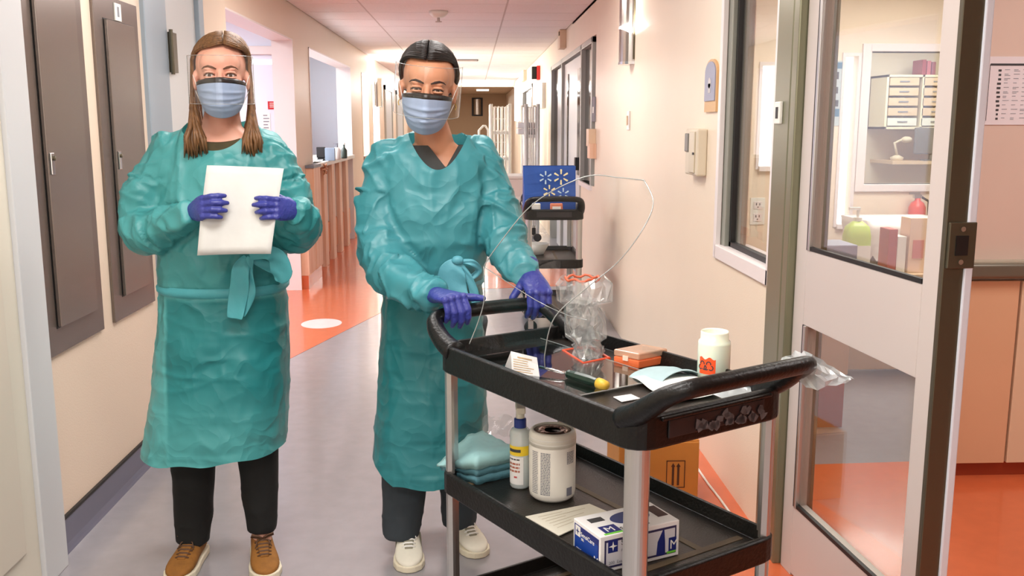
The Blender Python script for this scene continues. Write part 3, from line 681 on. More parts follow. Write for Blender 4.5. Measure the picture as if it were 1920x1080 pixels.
# wall phone / dispenser
z0, z1 = 1.205, 1.405
t = thing('wall_dispenser', 'cream slim wall dispenser with grey face left of the window', 'dispenser', (XR, 4.14, z0))
G().box(XR - .045, XR, 4.02, 4.24, z0, z1).build('case', mat('dispenser_cream', (216, 204, 182), .4), t, bevel=.008, seg=3)
G().box(XR - .052, XR - .04, 4.17, 4.232, z0 + .1, z1 - .02).build('keypad', mat('keypad_grey', (120, 116, 110), .4), t, bevel=.004)
G().box(XR - .051, XR - .0445, 4.05, 4.15, z0 + .012, z1 - .012).build('cover', mat('cover_cream', (206, 194, 170), .35), t, bevel=.003)
G().box(XR - .053, XR - .05, 4.05, 4.075, z0 + .09, z0 + .1).build('latch', GASK, t)
# door sensor plate on post
p = at(1475, 211, x=XR - .02); t = thing('door_sensor', 'small white sensor plate screwed on the olive door post', 'sensor', (XR - .02, 3.02, p.z))
G().box(XR - .03, XR - .02, 2.99, 3.045, p.z - .035, p.z + .035).build('plate', WHITE, t, bevel=.003)
G().box(XR - .032, XR - .03, 3.008, 3.028, p.z - .018, p.z + .018).build('dark_lens', INK, t)
# smoke detector
p = at(822, 20, z=CEIL); t = thing('sprinkler_detector', 'white round ceiling detector with a small sprinkler hanging below', 'detector', (p.x, p.y, CEIL))
G().lathe([(.085, -.005), (.08, -.03), (.05, -.055), (.03, -.06)], (p.x, p.y, CEIL), 24).build('dome', WHITE, t, smooth=True)
G().lathe([(.012, -.06), (.012, -.09), (.03, -.092), (.03, -.097)], (p.x, p.y, CEIL), 14).build('sprinkler', STEEL, t)
# far left wall: blue notice, door leaves, lit rectangle
o, gg = flat_sign('blue_notice', 742, 232, 756, 246, 21.9, ROYAL, 'small blue square notice far down the left side', 'notice')
for (a, b, i) in ((16.5, 18.0, 7), (19.0, 20.8, 8)):
    d = struct(G().box(XS - .01, XS + .03, a, a + .1, 0, 2.1).box(XS - .01, XS + .03, b - .1, b, 0, 2.1).box(XS - .01, XS + .03, a, b, 2.02, 2.1).build('door_%d' % i, GREYF, loc=(XS, a, 0)))
    G().box(XS, XS + .012, a + .1, b - .1, .01, 2.02).build('door_leaf', LGREY, d)

# ================================================================== STATION COUNTER
cy0, cy1 = 9.0, 12.0; ZC = 1.06
t = thing('station_counter', 'pale wood nurse station counter with vertical panels and white top', 'counter', (XS - .1, 10.5, 0))
G().box(XS - .62, XS + .03, cy0, cy1, ZC - .045, ZC).build('worktop', WHITE, t, bevel=.006)
G().box(XS - .5, XS - .06, cy0, cy1, .1, ZC - .045).build('carcass', mat('counter_beige', (226, 208, 196), .5), t)
k = 0
y = cy0
while y < cy1 - .2:
    G().box(XS - .06, XS + .015, y + .01, y + .2, .0 if k % 2 else .0, ZC - .045).build('pilaster', WOODL, t, bevel=.004)
    if y + .62 < cy1 + .3:
        G().box(XS - .06, XS - .03, y + .2, y + .55, .42, ZC - .06).build('textured_panel', mat('woven_panel', (222, 214, 206), .7, bump=.8, bscale=60) if k == 0 else bpy.data.materials['woven_panel'], t)
        G().box(XS - .06, XS - .02, y + .2, y + .55, .1, .41).build('kick_panel', WOODO, t, bevel=.003)
    G().box(XS - .055, XS - .035, y + .0, y + .55, 0, .1).build('toe_kick', CORAL, t)
    y += .56; k += 1
# near wing of the counter, partly behind the left worker
t = thing('counter_wing', 'low pale wood counter wing next to the first pier', 'counter', (XS, 8.3, 0))
G().box(XS, XS + .07, 8.24, 8.6, .12, ZC - .3).build('front_panel', WOODL, t, bevel=.004)
G().box(XS, XS + .075, 8.62, 8.98, .12, ZC - .02).build('rear_panel', WOODL, t, bevel=.004)
G().box(XS, XS + .06, 8.24, 8.98, 0, .12).build('toe_kick', CORAL, t)
G().box(XS, XS + .08, 8.6, 9.0, ZC - .02, ZC + .005).build('cap', mat('slate_cap', (120, 128, 140), .4), t)
# counter things
def onc(px, y): return at(px, 285, y=y).x
x = onc(601, 9.9); t = thing('card_terminal', 'small black screen terminal on the station counter', 'terminal', (x, 9.9, ZC))
G().box(x - .04, x + .05, 9.88, 9.92, ZC + .03, ZC + .14).build('screen', GASK, t, bevel=.006); G().box(x - .03, x + .04, 9.86, 9.96, ZC, ZC + .03).build('base', BLACKP, t, bevel=.006)
x = onc(619, 9.9); o = G().box(x - .05, x + .05, 9.87, 9.93, ZC, ZC + .13).build('tissue_box', mat('tissue_blue', (150, 170, 190), .5), loc=(x, 9.9, ZC), bevel=.004); tag(o, 'pale blue carton on the station counter right of the black terminal', 'box')
x = onc(632, 10.2); t = thing('pump_bottle', 'white pump bottle on the station counter with grey pump', 'bottle', (x, 10.2, ZC))
G().lathe([(.035, 0), (.04, .01), (.04, .1), (.02, .13)], (x, 10.2, ZC), 16).build('body', WHITE, t, smooth=True); G().lathe([(.01, .13), (.01, .165)], (x, 10.2, ZC), 10).box(x - .035, x + .01, 10.19, 10.21, ZC + .16, ZC + .175).build('pump', INKG, t)
x = onc(645, 10.6); t = thing('dark_bottle', 'dark green bottle at the right end of the counter clutter', 'bottle', (x, 10.6, ZC))
G().lathe([(.03, 0), (.035, .01), (.035, .09), (.012, .12), (.012, .15)], (x, 10.6, ZC), 16).build('body', mat('dark_bottle_green', (60, 74, 66), .3), t, smooth=True); G().lathe([(.014, .15), (.014, .17)], (x, 10.6, ZC), 12).build('cap', WHITE, t)
gg = G(); P = [[(XS - .3 + .3 * u / 6, 9.15 + .5 * v / 6, ZC + .004 + .03 * abs(math.sin(u * 1.3 + v)) * .6) for u in range(7)] for v in range(7)]; gg.grid(P)
tag(gg.build('paper_pile', PAPER, loc=(XS - .2, 9.4, ZC), solid=.004), 'loose crumpled white sheets lying on the near end of the counter', 'papers')
p = at(618, 317, x=XS + .09); gg = G()
for i in range(6):
    a = i * math.pi / 3; gg.tube([(XS + .03, p.y, p.z), (XS + .05, p.y + .12 * math.cos(a) * .5, p.z + .035 * math.sin(a)), (XS + .045, p.y + .2 * math.cos(a), p.z + .06 * math.sin(a))], [.006, .012, .004], 6)
tag(gg.build('ribbon_bow', mat('tan_ribbon', (190, 130, 90), .6), loc=(XS + .03, p.y, p.z), smooth=True), 'small tan ribbon bow pinned on the counter edge', 'bow')
# low items at the next opening
o = G().box(XS - .4, XS + .02, 13.22, 13.78, .95, 1.0).box(XS - .3, XS - .05, 13.25, 13.75, 0, .95).build('side_counter', mat('side_counter_grey', (170, 150, 130), .5), loc=(XS, 13.6, 0)); tag(o, 'small counter in the yellow lit opening beyond the station', 'counter')

# ================================================================== CARTS
def rr2(x0, x1, y0, y1, r, n=5):
    out = []
    for (cx, cy, a0) in ((x1 - r, y1 - r, 0), (x0 + r, y1 - r, 90), (x0 + r, y0 + r, 180), (x1 - r, y0 + r, 270)):
        for i in range(n):
            a = math.radians(a0 + 90 * i / (n - 1)); out.append((cx + r * math.cos(a), cy + r * math.sin(a)))
    return out
def tray_mesh(g, W, L, zb, zt, zf, ov=.012, rim=.014):
    o = rr2(-ov, W + ov, -ov, L + ov, .05); o2 = rr2(-ov + .006, W + ov - .006, -ov + .006, L + ov - .006, .048)
    i1 = rr2(-ov + rim, W + ov - rim, -ov + rim, L + ov - rim, .04); i2 = rr2(-ov + rim + .008, W + ov - rim - .008, -ov + rim + .008, L + ov - rim - .008, .035)
    R = [[(p[0], p[1], zb) for p in o2], [(p[0], p[1], zb + .005) for p in o], [(p[0], p[1], zt - .004) for p in o], [(p[0], p[1], zt) for p in o2], [(p[0], p[1], zt) for p in i1], [(p[0], p[1], zf) for p in i2]]
    g.rings(R)
def make_cart(name, label, loc, rz, W, L, near_handle=True, scuff=True):
    """origin at the near left post on the floor; x across, y along the cart"""
    t = thing(name, label, 'cart', loc, rz)
    B = dict(parent=t, world=False)
    for k, (zb, zt, zf, nm) in enumerate(((.789, .862, .827, 'top_shelf'), (.458, .5195, .488, 'middle_shelf'), (.115, .18, .145, 'bottom_shelf'))):
        gg = G(); tray_mesh(gg, W, L, zb, zt, zf)
        sh = gg.build(nm, BLACKP, smooth=False, bevel=.002, **B)
        G().prism(rr2(.018, W - .018, .018, L - .018, .03), zf - .001, zf + .0008).build('shelf_floor', BLACKF, sh, world=False)
        if k:
            G().box(.03, W - .03, .062, .08, zf + .0005, zf + .0022).build('ridge', RIDGE, sh, world=False)
            G().box(.03, W - .03, L - .08, L - .062, zf + .0005, zf + .0022).build('ridge', RIDGE, sh, world=False)
            G().box(W - .16, W - .143, .08, L - .08, zf + .0005, zf + .0022).build('ridge', RIDGE, sh, world=False)
        # stepped end panels under the handles
        if k == 0:
            for yy, s in ((-.012, -1), (L + .012, 1)):
                G().box(.07, W - .07, yy, yy + s * .004, zb + .02, zt - .015).build('end_panel', mat('scuffed_black', (30, 25, 27), .5, var=.3, scale=8), sh, world=False, bevel=.002)
                G().box(.05, W - .05, yy - s * .002, yy + s * .008, zt - .014, zt - .006).build('end_lip', BLACKP, sh, world=False, bevel=.003)
            if scuff:
                yq = -.0185
                for i in range(26):
                    x = .15 + .2 * i / 26 + random.uniform(-.008, .008); z = .822 + random.uniform(-.012, .012)
                    gq = G(); n = 7; pts = [(x + random.uniform(.006, .015) * math.cos(2 * math.pi * j / n + .3), yq, z + random.uniform(.005, .015) * math.sin(2 * math.pi * j / n + .3)) for j in range(n)]
                    gq.add(pts, [tuple(range(n))]); q = gq.build('scuff_patch', bpy.data.materials.get('grey_scuff') or mat('grey_scuff', (92, 90, 92), .7, var=.35, scale=60), sh, world=False)
    for (x, y) in ((0, 0), (W, 0), (0, L), (W, L)):
        sx = 1 if x == 0 else -1; sy = 1 if y == 0 else -1
        for (z0, z1) in ((.5195, .789), (.18, .458)):
            gg = G(); n = 10; r = .034
            prof = [(x + sx * (r - r * math.cos(math.pi / 2 * i / n)) - sx * .004, y + sy * (r - r * math.sin(math.pi / 2 * i / n)) - sy * .004) for i in range(n + 1)]
            prof += [(x + sx * (r + .006), y + sy * .004), (x + sx * (r + .006), y + sy * .012), (x + sx * .014, y + sy * .014), (x + sx * .012, y + sy * (r + .006)), (x + sx * .004, y + sy * (r + .006))]
            pts = prof if sx * sy > 0 else prof[::-1]
            gg.prism(pts, z0 - .005, z1 + .002); gg.build('post', ALU, smooth=False, **B)
        gg = G(); gg.lathe([(.016, .0), (.016, .025)], (x + sx * .035, y + sy * .035, .09), 12); gg.box(x + sx * .035 - .018, x + sx * .035 + .018, y + sy * .035 - .022, y + sy * .035 - .018, .035, .092); gg.box(x + sx * .035 - .018, x + sx * .035 + .018, y + sy * .035 + .018, y + sy * .035 + .022, .035, .092)
        cs = gg.build('caster', STEEL, **B)
        G().lathe([(.02, -.014), (.044, -.013), (.046, 0), (.044, .013), (.02, .014)], (x + sx * .035, y + sy * .035, .046), 20, 'y').build('wheel', RUBBER, cs, world=False, smooth=True)
    for end in ((0, 1) if near_handle else (1,)):
        f = lambda y: y if end else L - y
        yo = L + .012
        pts = [(.012, f(yo - .06), .845), (.010, f(yo - .01), .872), (.016, f(yo + .045), .912), (.036, f(yo + .08), .932), (.09, f(yo + .093), .938), (W / 2, f(yo + .098), .94), (W - .09, f(yo + .093), .938), (W - .036, f(yo + .08), .932), (W - .016, f(yo + .045), .912), (W - .010, f(yo - .01), .872), (W - .012, f(yo - .06), .845)]
        # smooth
        if end: pts = [(a, b, c_ - .026 * min(1, max(0, (c_ - .845) / .06))) for a, b, c_ in pts]
        P = [Vector(p) for p in pts]; Q = []
        for i in range(len(P) - 1):
            p0 = P[max(0, i - 1)]; p1, p2 = P[i], P[i + 1]; p3 = P[min(len(P) - 1, i + 2)]
            for u in (0, .25, .5, .75): Q.append(.5 * ((2 * p1) + (p2 - p0) * u + (2 * p0 - 5 * p1 + 4 * p2 - p3) * u * u + (3 * p1 - p0 - 3 * p2 + p3) * u ** 3))
        Q.append(P[-1])
        m = len(Q)
        hd = G().tube(Q, [.0215 + .0105 * max(0, 1 - min(i, m - 1 - i) / 11) for i in range(m)], 14, flat=((0, 0, 1), .85)).build('handle', BLACKP, smooth=True, **B)
    return t
K = .865
CW, CL, CA = .415, .766, math.radians(31.44)
CN = (.3166, 1.751)
make_cart('utility_cart', 'black three shelf utility cart in front of the right worker, loaded with supplies', (CN[0], CN[1], 0), CA, CW, CL)
make_cart('utility_cart', 'smaller looking black cart far back by the right wall carrying the blue bag', (.36, 6.35, 0), math.radians(-1), .38, .75, scuff=False)
CM = Matrix.Translation((CN[0], CN[1], 0)) @ Matrix.Rotation(CA, 4, 'Z')
CI = CM.inverted()
ZT, ZM = .8285, .4895     # top and middle shelf surfaces
def onT(px, py, h=0): return at(px, py, z=ZT + h)
def onM(px, py, h=0): return at(px, py, z=ZM + h)

# ------------------------------------------------ far cart load
o = thing('shopping_bag', 'blue reusable shopping bag with pale spark marks on the far cart', 'bag', (.55, 6.6, .86))
a = at(981, 311, y=6.5); b = at(1077, 377, y=6.5); zb = .83
gg = G(); R = []
for j in range(6):
    v = j / 5; z = zb + (a.z - zb) * v; d = .09 - .03 * v
    R.append([(a.x + .004 * math.sin(j), 6.5 - d, z), (b.x, 6.5 - d + .004 * math.cos(j * 2), z), (b.x, 6.5 + d, z), (a.x, 6.5 + d, z)])
gg.rings(R, cap1=False); gg.build('bag_body', BAGB, o, bevel=.004)
def burst(cx, cz, r, m, y):
    gg = G()
    for k in range(6):
        an = math.radians(90 + 60 * k); p0 = (cx + r * .38 * math.cos(an), cz + r * .38 * math.sin(an)); p1 = (cx + r * math.cos(an), cz + r * math.sin(an))
        nx, nz = -math.sin(an) * r * .13, math.cos(an) * r * .13
        gg.prism([(p0[0] - nx * .6, p0[1] - nz * .6), (p0[0] + nx * .6, p0[1] + nz * .6), (p1[0] + nx, p1[1] + nz), (p1[0] + nx * .3 + r * .08 * math.cos(an), p1[1] + nz * .3 + r * .08 * math.sin(an)), (p1[0] - nx, p1[1] - nz)], 0, .002, Matrix(((1, 0, 0, 0), (0, 0, 1, y), (0, 1, 0, 0), (0, 0, 0, 1))))
    q = gg.build('spark_mark', m, o); q['kind'] = 'stuff'
for (px, py, r, m) in ((1023, 333, .042, mat('spark_pale', (190, 214, 226), .5)), (1052, 332, .05, mat('spark_cream', (232, 222, 170), .5)), (1030, 359, .042, bpy.data.materials['spark_cream']), (1056, 364, .04, bpy.data.materials['spark_pale'])):
    p = at(px, py, y=6.41); burst(p.x, p.z, r, m, 6.412 - .004)
for k, (px, w, m, lab) in enumerate(((1044, .085, mat('salmon_pack', (214, 130, 100), .5), 'salmon coloured pack leaning on the blue bag'), (1000, .1, WHITE, 'white wipe pack at the left of the blue bag'))):
    p = at(px, 386, y=6.34); o2 = thing('small_pack', lab, 'pack', (p.x, 6.36, .83)); G().box(p.x - w / 2, p.x + w / 2, 6.355, 6.385, .828, .9).build('wrapper', m, o2, bevel=.006); G().box(p.x - w / 3, p.x + w / 3, 6.353, 6.355, .85, .88).build('label_patch', PAPER, o2)
o2 = thing('white_bowl', 'white basin on the middle shelf of the far cart', 'basin', (.45, 6.9, .49)); G().lathe([(.05, 0), (.06, .005), (.1, .08), (.095, .08), (.055, .012)], (.46, 6.85, .489), 20).build('basin_body', WHITE, o2, smooth=True)
for k, px in enumerate((1003, 1040)):
    p = at(px, 476, y=6.5); tag(G().box(p.x - .04, p.x + .03, 6.44, 6.5, .489, .495).build('paper_slip', PAPER, loc=(p.x, 6.47, .489)), ['left white slip on the far cart middle shelf', 'right white slip on the far cart middle shelf'][k], 'paper')

# ------------------------------------------------ wire carts down the corridor
def wire_cart(name, label, x0, x1, y0, y1, h, nv, group=None, shelf_z=()):
    t = thing(name, label, 'rack', ((x0 + x1) / 2, (y0 + y1) / 2, 0), 0, group)
    for (x, y) in ((x0, y0), (x1, y0), (x0, y1), (x1, y1)):
        G().tube([(x, y, .1), (x, y, h)], .022, 8).build('corner_post', WHITE, t, smooth=True)
        G().lathe([(.02, -.015), (.05, -.012), (.05, .012), (.02, .015)], (x, y, .05), 14, 'y').build('wheel', RUBBER, t)
    gg = G()
    for s in (0, 1):
        for i in range(1, nv):
            gg.tube([(x0 + (x1 - x0) * i / nv, (y0, y1)[s], .2), (x0 + (x1 - x0) * i / nv, (y0, y1)[s], h - .03)], .008, 6)
            gg.tube([((x0, x1)[s], y0 + (y1 - y0) * i / nv, .2), ((x0, x1)[s], y0 + (y1 - y0) * i / nv, h - .03)], .008, 6)
    for z in [.2 + (h - .23) * i / 9 for i in range(10)]:
        gg.tube([(x0, y1, z), (x1, y1, z)], .006, 6); gg.tube([(x1, y0, z), (x1, y1, z)], .006, 6)
    q = gg.build('wire_mesh', mat('wire_white', (236, 232, 226), .3, .2) if not bpy.data.materials.get('wire_white') else bpy.data.materials['wire_white'], t); q['kind'] = 'stuff'
    for z in shelf_z: G().box(x0, x1, y0, y1, z, z + .04).build('shelf', WHITE, t, bevel=.004)
    return t
a = at(921, 195, y=13.0); b = at(956, 195, y=13.0)
wire_cart('wire_cart', 'tall white wire linen cart left of the glowing lamp', a.x, b.x, 13.0, 13.6, a.z, 5, shelf_z=(.2, .95, 1.3))
a = at(986, 195, y=11.6); b = at(1012, 195, y=11.6)
wire_cart('wire_cart', 'white wire cart against the right wall carrying pale packages', a.x, b.x - .02, 11.6, 12.3, a.z, 5, shelf_z=(.25, .85, 1.27))
a = at(898, 236, y=13.2); b = at(918, 236, y=13.2)
t = thing('push_trolley', 'low white trolley with a bent push rail left of the tall wire cart', 'trolley', (a.x + .1, 13.2, 0))
G().tube([(a.x, 13.2, .1), (a.x, 13.2, a.z - .06), (a.x + .06, 13.2, a.z), (b.x - .06, 13.2, b.z), (b.x - .02, 13.2, b.z - .06), (b.x - .02, 13.2, .1)], .016, 8).build('push_rail', WHITE, t, smooth=True)
G().box(a.x, b.x - .02, 13.18, 13.8, .1, .16).build('deck', WHITE, t)
G().tube([(a.x, 13.2, a.z - .28), (b.x - .02, 13.2, a.z - .28)], .012, 8).build('cross_bar', WHITE, t, smooth=True)
p0 = at(972, 257, y=11.5); p1 = at(1009, 275, y=11.5)
for k in range(2): tag(G().box(p0.x, min(p1.x, .93), 11.62, 12.1, 1.311 + k * .075, 1.311 + k * .075 + .07).build('linen_pack', PAPER, loc=(.8, 11.8, 1.311 + k * .075), bevel=.012), ['lower folded white linen pack on the wire cart at the right wall', 'upper folded white linen pack on the wire cart at the right wall'][k], 'linen')
p0 = at(955, 345, y=9.4)
t = thing('linen_hamper', 'low white box trolley in front of the tall wire carts', 'trolley', (p0.x, 9.4, 0))
za = at(955, 330, y=9.4).z; xa_ = at(938, 330, y=9.4).x; xb_ = at(990, 330, y=9.4).x
G().box(xa_, xb_, 9.4, 9.9, .14, za - .03).build('body', mat('hamper_white', (230, 224, 216), .5), t, bevel=.01); G().box(xa_ - .015, xb_ + .015, 9.39, 9.91, za - .03, za).build('lid', WHITE, t, bevel=.006)
for i in range(4): G().box(xa_ + .02, xb_ - .02, 9.395, 9.4, .2 + i * .14, .3 + i * .14).build('front_slat', WHITE, t, bevel=.003)
for (x, y) in ((xa_ + .05, 9.45), (xb_ - .05, 9.45), (xa_ + .05, 9.85), (xb_ - .05, 9.85)): G().box(x - .012, x + .012, y - .03, y + .03, .05, .14).lathe([(.02, -.015), (.055, -.012), (.055, .012), (.02, .015)], (x, y, .055), 14, 'y').build('caster', RUBBER, t)
# cardboard box
p = at(1310, 880, y=3.32)
zt_ = at(1310, 829, y=3.32).z
t = thing('cardboard_box', 'brown cardboard box with two up arrows on the floor by the right wall', 'box', (p.x - .15, 3.4, 0))
G().box(p.x - .3, p.x, 3.32, 3.62, .002, zt_).build('carton', CARDB, t, bevel=.003)
G().box(p.x - .3, p.x - .155, 3.325, 3.62, zt_, zt_ + .004).build('flap', CARDB, t); G().box(p.x - .148, p.x, 3.325, 3.62, zt_, zt_ + .006).build('flap', CARDB, t)
INKB = mat('brown_ink', (74, 40, 18), .7)
q0 = at(1250, 864, y=3.318); q1 = at(1284, 905, y=3.318)
fr = G(); 
for (x0, x1, z0, z1) in ((q0.x, q1.x, q0.z - .003, q0.z), (q0.x, q0.x + .003, q1.z - .02, q0.z), (q1.x - .003, q1.x, q1.z - .02, q0.z), (q0.x, q1.x, q1.z - .02, q1.z - .017)): fr.box(x0, x1, 3.3185, 3.32, z0, z1)
for xm in (q0.x * .64 + q1.x * .36, q0.x * .36 + q1.x * .64):
    fr.box(xm - .004, xm + .004, 3.3185, 3.32, q1.z - .01, q0.z - .022); fr.prism([(xm - .008, q0.z - .024), (xm + .008, q0.z - .024), (xm, q0.z - .01)], 0, .0015, Matrix(((1, 0, 0, 0), (0, 0, 1, 3.3185), (0, 1, 0, 0), (0, 0, 0, 1))))
q = fr.build('arrow_print', INKB, t); q['kind'] = 'stuff'
a = at(1311, 883, z=.004); b = at(1350, 936, z=.004)
tag(G().tube([(a.x - .01, a.y + .4, .005), (a.x, a.y, .005), ((a.x + b.x) / 2 - .003, (a.y + b.y) / 2, .005), (b.x, b.y, .005), (b.x + .01, b.y - .5, .005)], .005, 6).build('floor_strand', WHITE, loc=(a.x, a.y, .005), smooth=True), 'thin white cable lying on the coral floor along the right wall', 'strand')  # thin white line on the floor along the right wall

# ================================================================== THINGS ON THE CART
def poly_slab(pts, h):
    gg = G(); n = len(pts); gg.add([(p[0], p[1], p[2]) for p in pts] + [(p[0], p[1], p[2] + h) for p in pts], [tuple(range(n))[::-1], tuple(range(n, 2 * n))] + [(i, (i + 1) % n, n + (i + 1) % n, n + i) for i in range(n)]); return gg
# acrylic base plate and bent clear hood
pa = onT(858, 657, .004); pb = onT(1078, 746, .004); pc = onT(1243, 700, .004); pd = onT(1012, 634, .004)
u_ = Vector((math.cos(CA), math.sin(CA), 0)); v_ = Vector((-math.sin(CA), math.cos(CA), 0))
Lp = (pa - pb).dot(v_); Wp = .27
pb_ = pb; pa_ = pb + v_ * Lp * .985; pd_ = pa_ + u_ * Wp; pc_ = pb_ + u_ * Wp
tsh = thing('intubation_shield', 'clear bent acrylic shield standing on a glossy clear base plate on the near cart', 'shield', tuple(pb))
MIR = clear('acrylic_plate', (214, 220, 218), .015, .24)
poly_slab([pb_, pc_, pd_, pa_], .004).build('base_plate', MIR, tsh, bevel=.001)
EDGE = mat('acrylic_edge', (168, 174, 172), .12, .35)
loopb = [pb_ + Vector((0, 0, .003)), pc_ + Vector((0, 0, .003)), pd_ + Vector((0, 0, .003)), pa_ + Vector((0, 0, .003))]
for i in range(4): G().tube([loopb[i], loopb[(i + 1) % 4]], .0016, 6).build('plate_edge', EDGE, tsh)
def cr(P, m=6):
    P = [Vector(p) for p in P]; Q = []
    for i in range(len(P) - 1):
        p0 = P[max(0, i - 1)]; p1, p2 = P[i], P[i + 1]; p3 = P[min(len(P) - 1, i + 2)]
        for k in range(m):
            u = k / m; Q.append(.5 * ((2 * p1) + (p2 - p0) * u + (2 * p0 - 5 * p1 + 4 * p2 - p3) * u * u + (3 * p1 - p0 - 3 * p2 + p3) * u ** 3))
    Q.append(P[-1]); return Q
yn, yfar = 2.0, 2.3
front = cr([at(1022, 690, y=2.08), at(1022, 660, y=2.06), at(1040, 595, y=2.02), at(1100, 540, y=1.99), at(1160, 490, y=1.98), at(1205, 430, y=1.98), at(1225, 380, y=2.0), at(1208, 338, y=2.04)])
topc = cr([at(1208, 338, y=2.04), at(1160, 333, y=2.1), at(1095, 332, y=2.18), at(1000, 382, y=2.28), at(930, 465, y=2.34), at(907, 500, y=2.36)])
left = cr([at(880, 645, y=2.38), at(896, 605, y=2.38), at(908, 560, y=2.37), at(907, 500, y=2.36)])
low = cr([at(907, 500, y=2.36), at(1000, 560, y=2.33), at(1062, 590, y=2.2), at(1100, 600, y=2.12)])
for P, nm in ((front, 'front_edge'), (topc, 'top_edge'), (left, 'side_edge'), (low, 'fold_edge')):
    G().tube(P, .0013 if nm != 'fold_edge' else .0009, 6).build(nm, EDGE, tsh, smooth=True)
# sheet between the front edge and the side / top edges
def resample(P, n):
    d = [0]
    for i in range(1, len(P)): d.append(d[-1] + (P[i] - P[i - 1]).length)
    out = []; j = 0
    for k in range(n):
        s = d[-1] * k / (n - 1)
        while j < len(P) - 2 and d[j + 1] < s: j += 1
        u = (s - d[j]) / max(1e-9, d[j + 1] - d[j]); out.append(P[j].lerp(P[j + 1], min(1, max(0, u))))
    return out
A_ = resample(front, 26); Bq = resample(left + topc[::-1][1:], 26)
gg = G(); gg.grid([[a.lerp(b, i / 9) + Vector((0, .03 * math.sin(math.pi * i / 9), 0)) for i in range(10)] for a, b in zip(A_, Bq)])
gg.build('clear_sheet', clear('acrylic_sheet', (253, 254, 254), .02, .015), tsh, smooth=True)
# folded instruction card
p0 = onT(960, 700, .006); p1 = onT(1012, 707, .006)
t = thing('tent_card', 'small folded white card with printed lines beside the screwdriver', 'card', tuple(p0))
w0 = (p1 - p0); h_ = .052; bk = v_ * .012
q0, q1 = p0 + Vector((0, 0, h_)) + bk + w0 * .06, p1 + Vector((0, 0, h_ * .86)) + bk
gg = G(); gg.add([p0, p1, q1, q0, q0 + v_ * .03 - Vector((0, 0, h_ * .96)), q1 + v_ * .03 - Vector((0, 0, h_ * .82))], [(0, 1, 2, 3), (3, 2, 5, 4)]); gg.build('folded_card', PAPER, t, solid=.0012)
gg = G(); nrm = (p1 - p0).cross(q0 - p0).normalized() * .0012
for i in range(7):
    v = .12 + i * .11; a = p0.lerp(q0, v); b = p1.lerp(q1, v); e0, e1 = (.25, .8) if i == 6 else (.08, .6 + .3 * random.random()); s0, s1 = a.lerp(b, e0), a.lerp(b, e1); up = (q0 - p0).normalized() * (.003 if i == 6 else .0016)
    gg.add([s0 + nrm, s1 + nrm, s1 + up + nrm, s0 + up + nrm], [(0, 1, 2, 3)])
q = gg.build('card_print', mat('card_ink', (196, 164, 120), .7), t); q['kind'] = 'stuff'
# screwdriver
a = onT(1012, 688, .022); b = onT(1063, 700, .018); c_ = onT(1124, 719, .018); d_ = onT(1142, 724, .018)
t = thing('screwdriver', 'screwdriver with dark green handle and yellow cap lying on the clear plate', 'screwdriver', tuple(b))
G().tube([a, b], .0035, 10).build('shaft', CHROME, t, smooth=True)
ax = (c_ - b)
G().tube([b, b + ax * .06, b + ax * .12, b + ax * .3, b + ax * .7, b + ax * .85, b + ax * .92, c_], [.007, .011, .010, .0118, .0125, .011, .0105, .0118], 8).build('handle', DGREEN, t, bevel=.001)
G().tube([c_ - ax * .03, c_ + ax * .08, d_ - ax * .05], [.0128, .0125, .009], 14).build('end_cap', GOLD, t, smooth=True)
# bag in a bag: crumpled clear bag with flared orange rimmed mouth
def crumple(R0, seed=3, amp=.006):
    r = random.Random(seed); return [[Vector(p) + Vector((r.uniform(-amp, amp), r.uniform(-amp, amp), r.uniform(-amp, amp))) for p in ring] for ring in R0]
base = onT(1112, 682); cb_ = Vector((base.x - .004, base.y + .05, ZT))
def cring(cx, cy, z, rx, ry, n=26): return [(cx + rx * math.cos(2 * math.pi * i / n), cy + ry * math.sin(2 * math.pi * i / n), z) for i in range(n)]
ztop = at(1090, 522, y=cb_.y).z; xt = at(1092, 522, y=cb_.y).x
zm = at(1090, 570, y=cb_.y).z
t = thing('specimen_bag', 'crumpled clear specimen bag standing upright with an orange rimmed flared mouth', 'bag', tuple(cb_))
prof = [(0.0, .034), (.012, .040), (.04, .03), (.06, .05), (.09, .052), (.12, .05), (.15, .046), (.175, .046)]
R = [cring(cb_.x + (xt - cb_.x) * min(1, h / (zm - ZT)), cb_.y, ZT + .004 + h, r, r * .9) for h, r in prof if ZT + h < zm]
R += [cring(xt, cb_.y, zm, .042, .04), cring(xt + .006, cb_.y, zm + .012, .066, .06), cring(xt + .006, cb_.y, ztop - .015, .068, .06), cring(xt, cb_.y, ztop, .058, .052)]
gg = G(); gg.rings(crumple(R, 5, .0065), cap1=False); gg.build('bag_film', FILM, t)
R2 = [cring(xt + (cb_.x - xt) * (1 - k / 8), cb_.y, ZT + .01 + (zm - ZT) * k / 8, .026 + .012 * (k % 2), .026 + .01 * ((k + 1) % 2)) for k in range(9)]
gg = G(); gg.rings(crumple(R2, 9, .010)); gg.build('inner_film', FILM, t)
gg = G(); gg.tube([(xt + .043 * math.cos(a * math.pi / 12), cb_.y + .04 * math.sin(a * math.pi / 12), ztop + .004 * math.sin(a * 1.7)) for a in range(24)], .0035, 6, close=True); gg.build('orange_rim', mat('orange_print', (206, 96, 62), .5), t, smooth=True)
# orange frame lying under the bag
a, b, c2, d2_ = onT(1056, 658, .006), onT(1105, 650, .006), onT(1142, 672, .006), onT(1094, 682, .006)
tag(G().tube([a, b, c2, d2_], .0045, 8, close=True).build('orange_frame', mat('orange_frame_plastic', (226, 84, 48), .4), loc=tuple(a)), 'thin orange rectangular frame lying under the crumpled clear bag', 'frame')
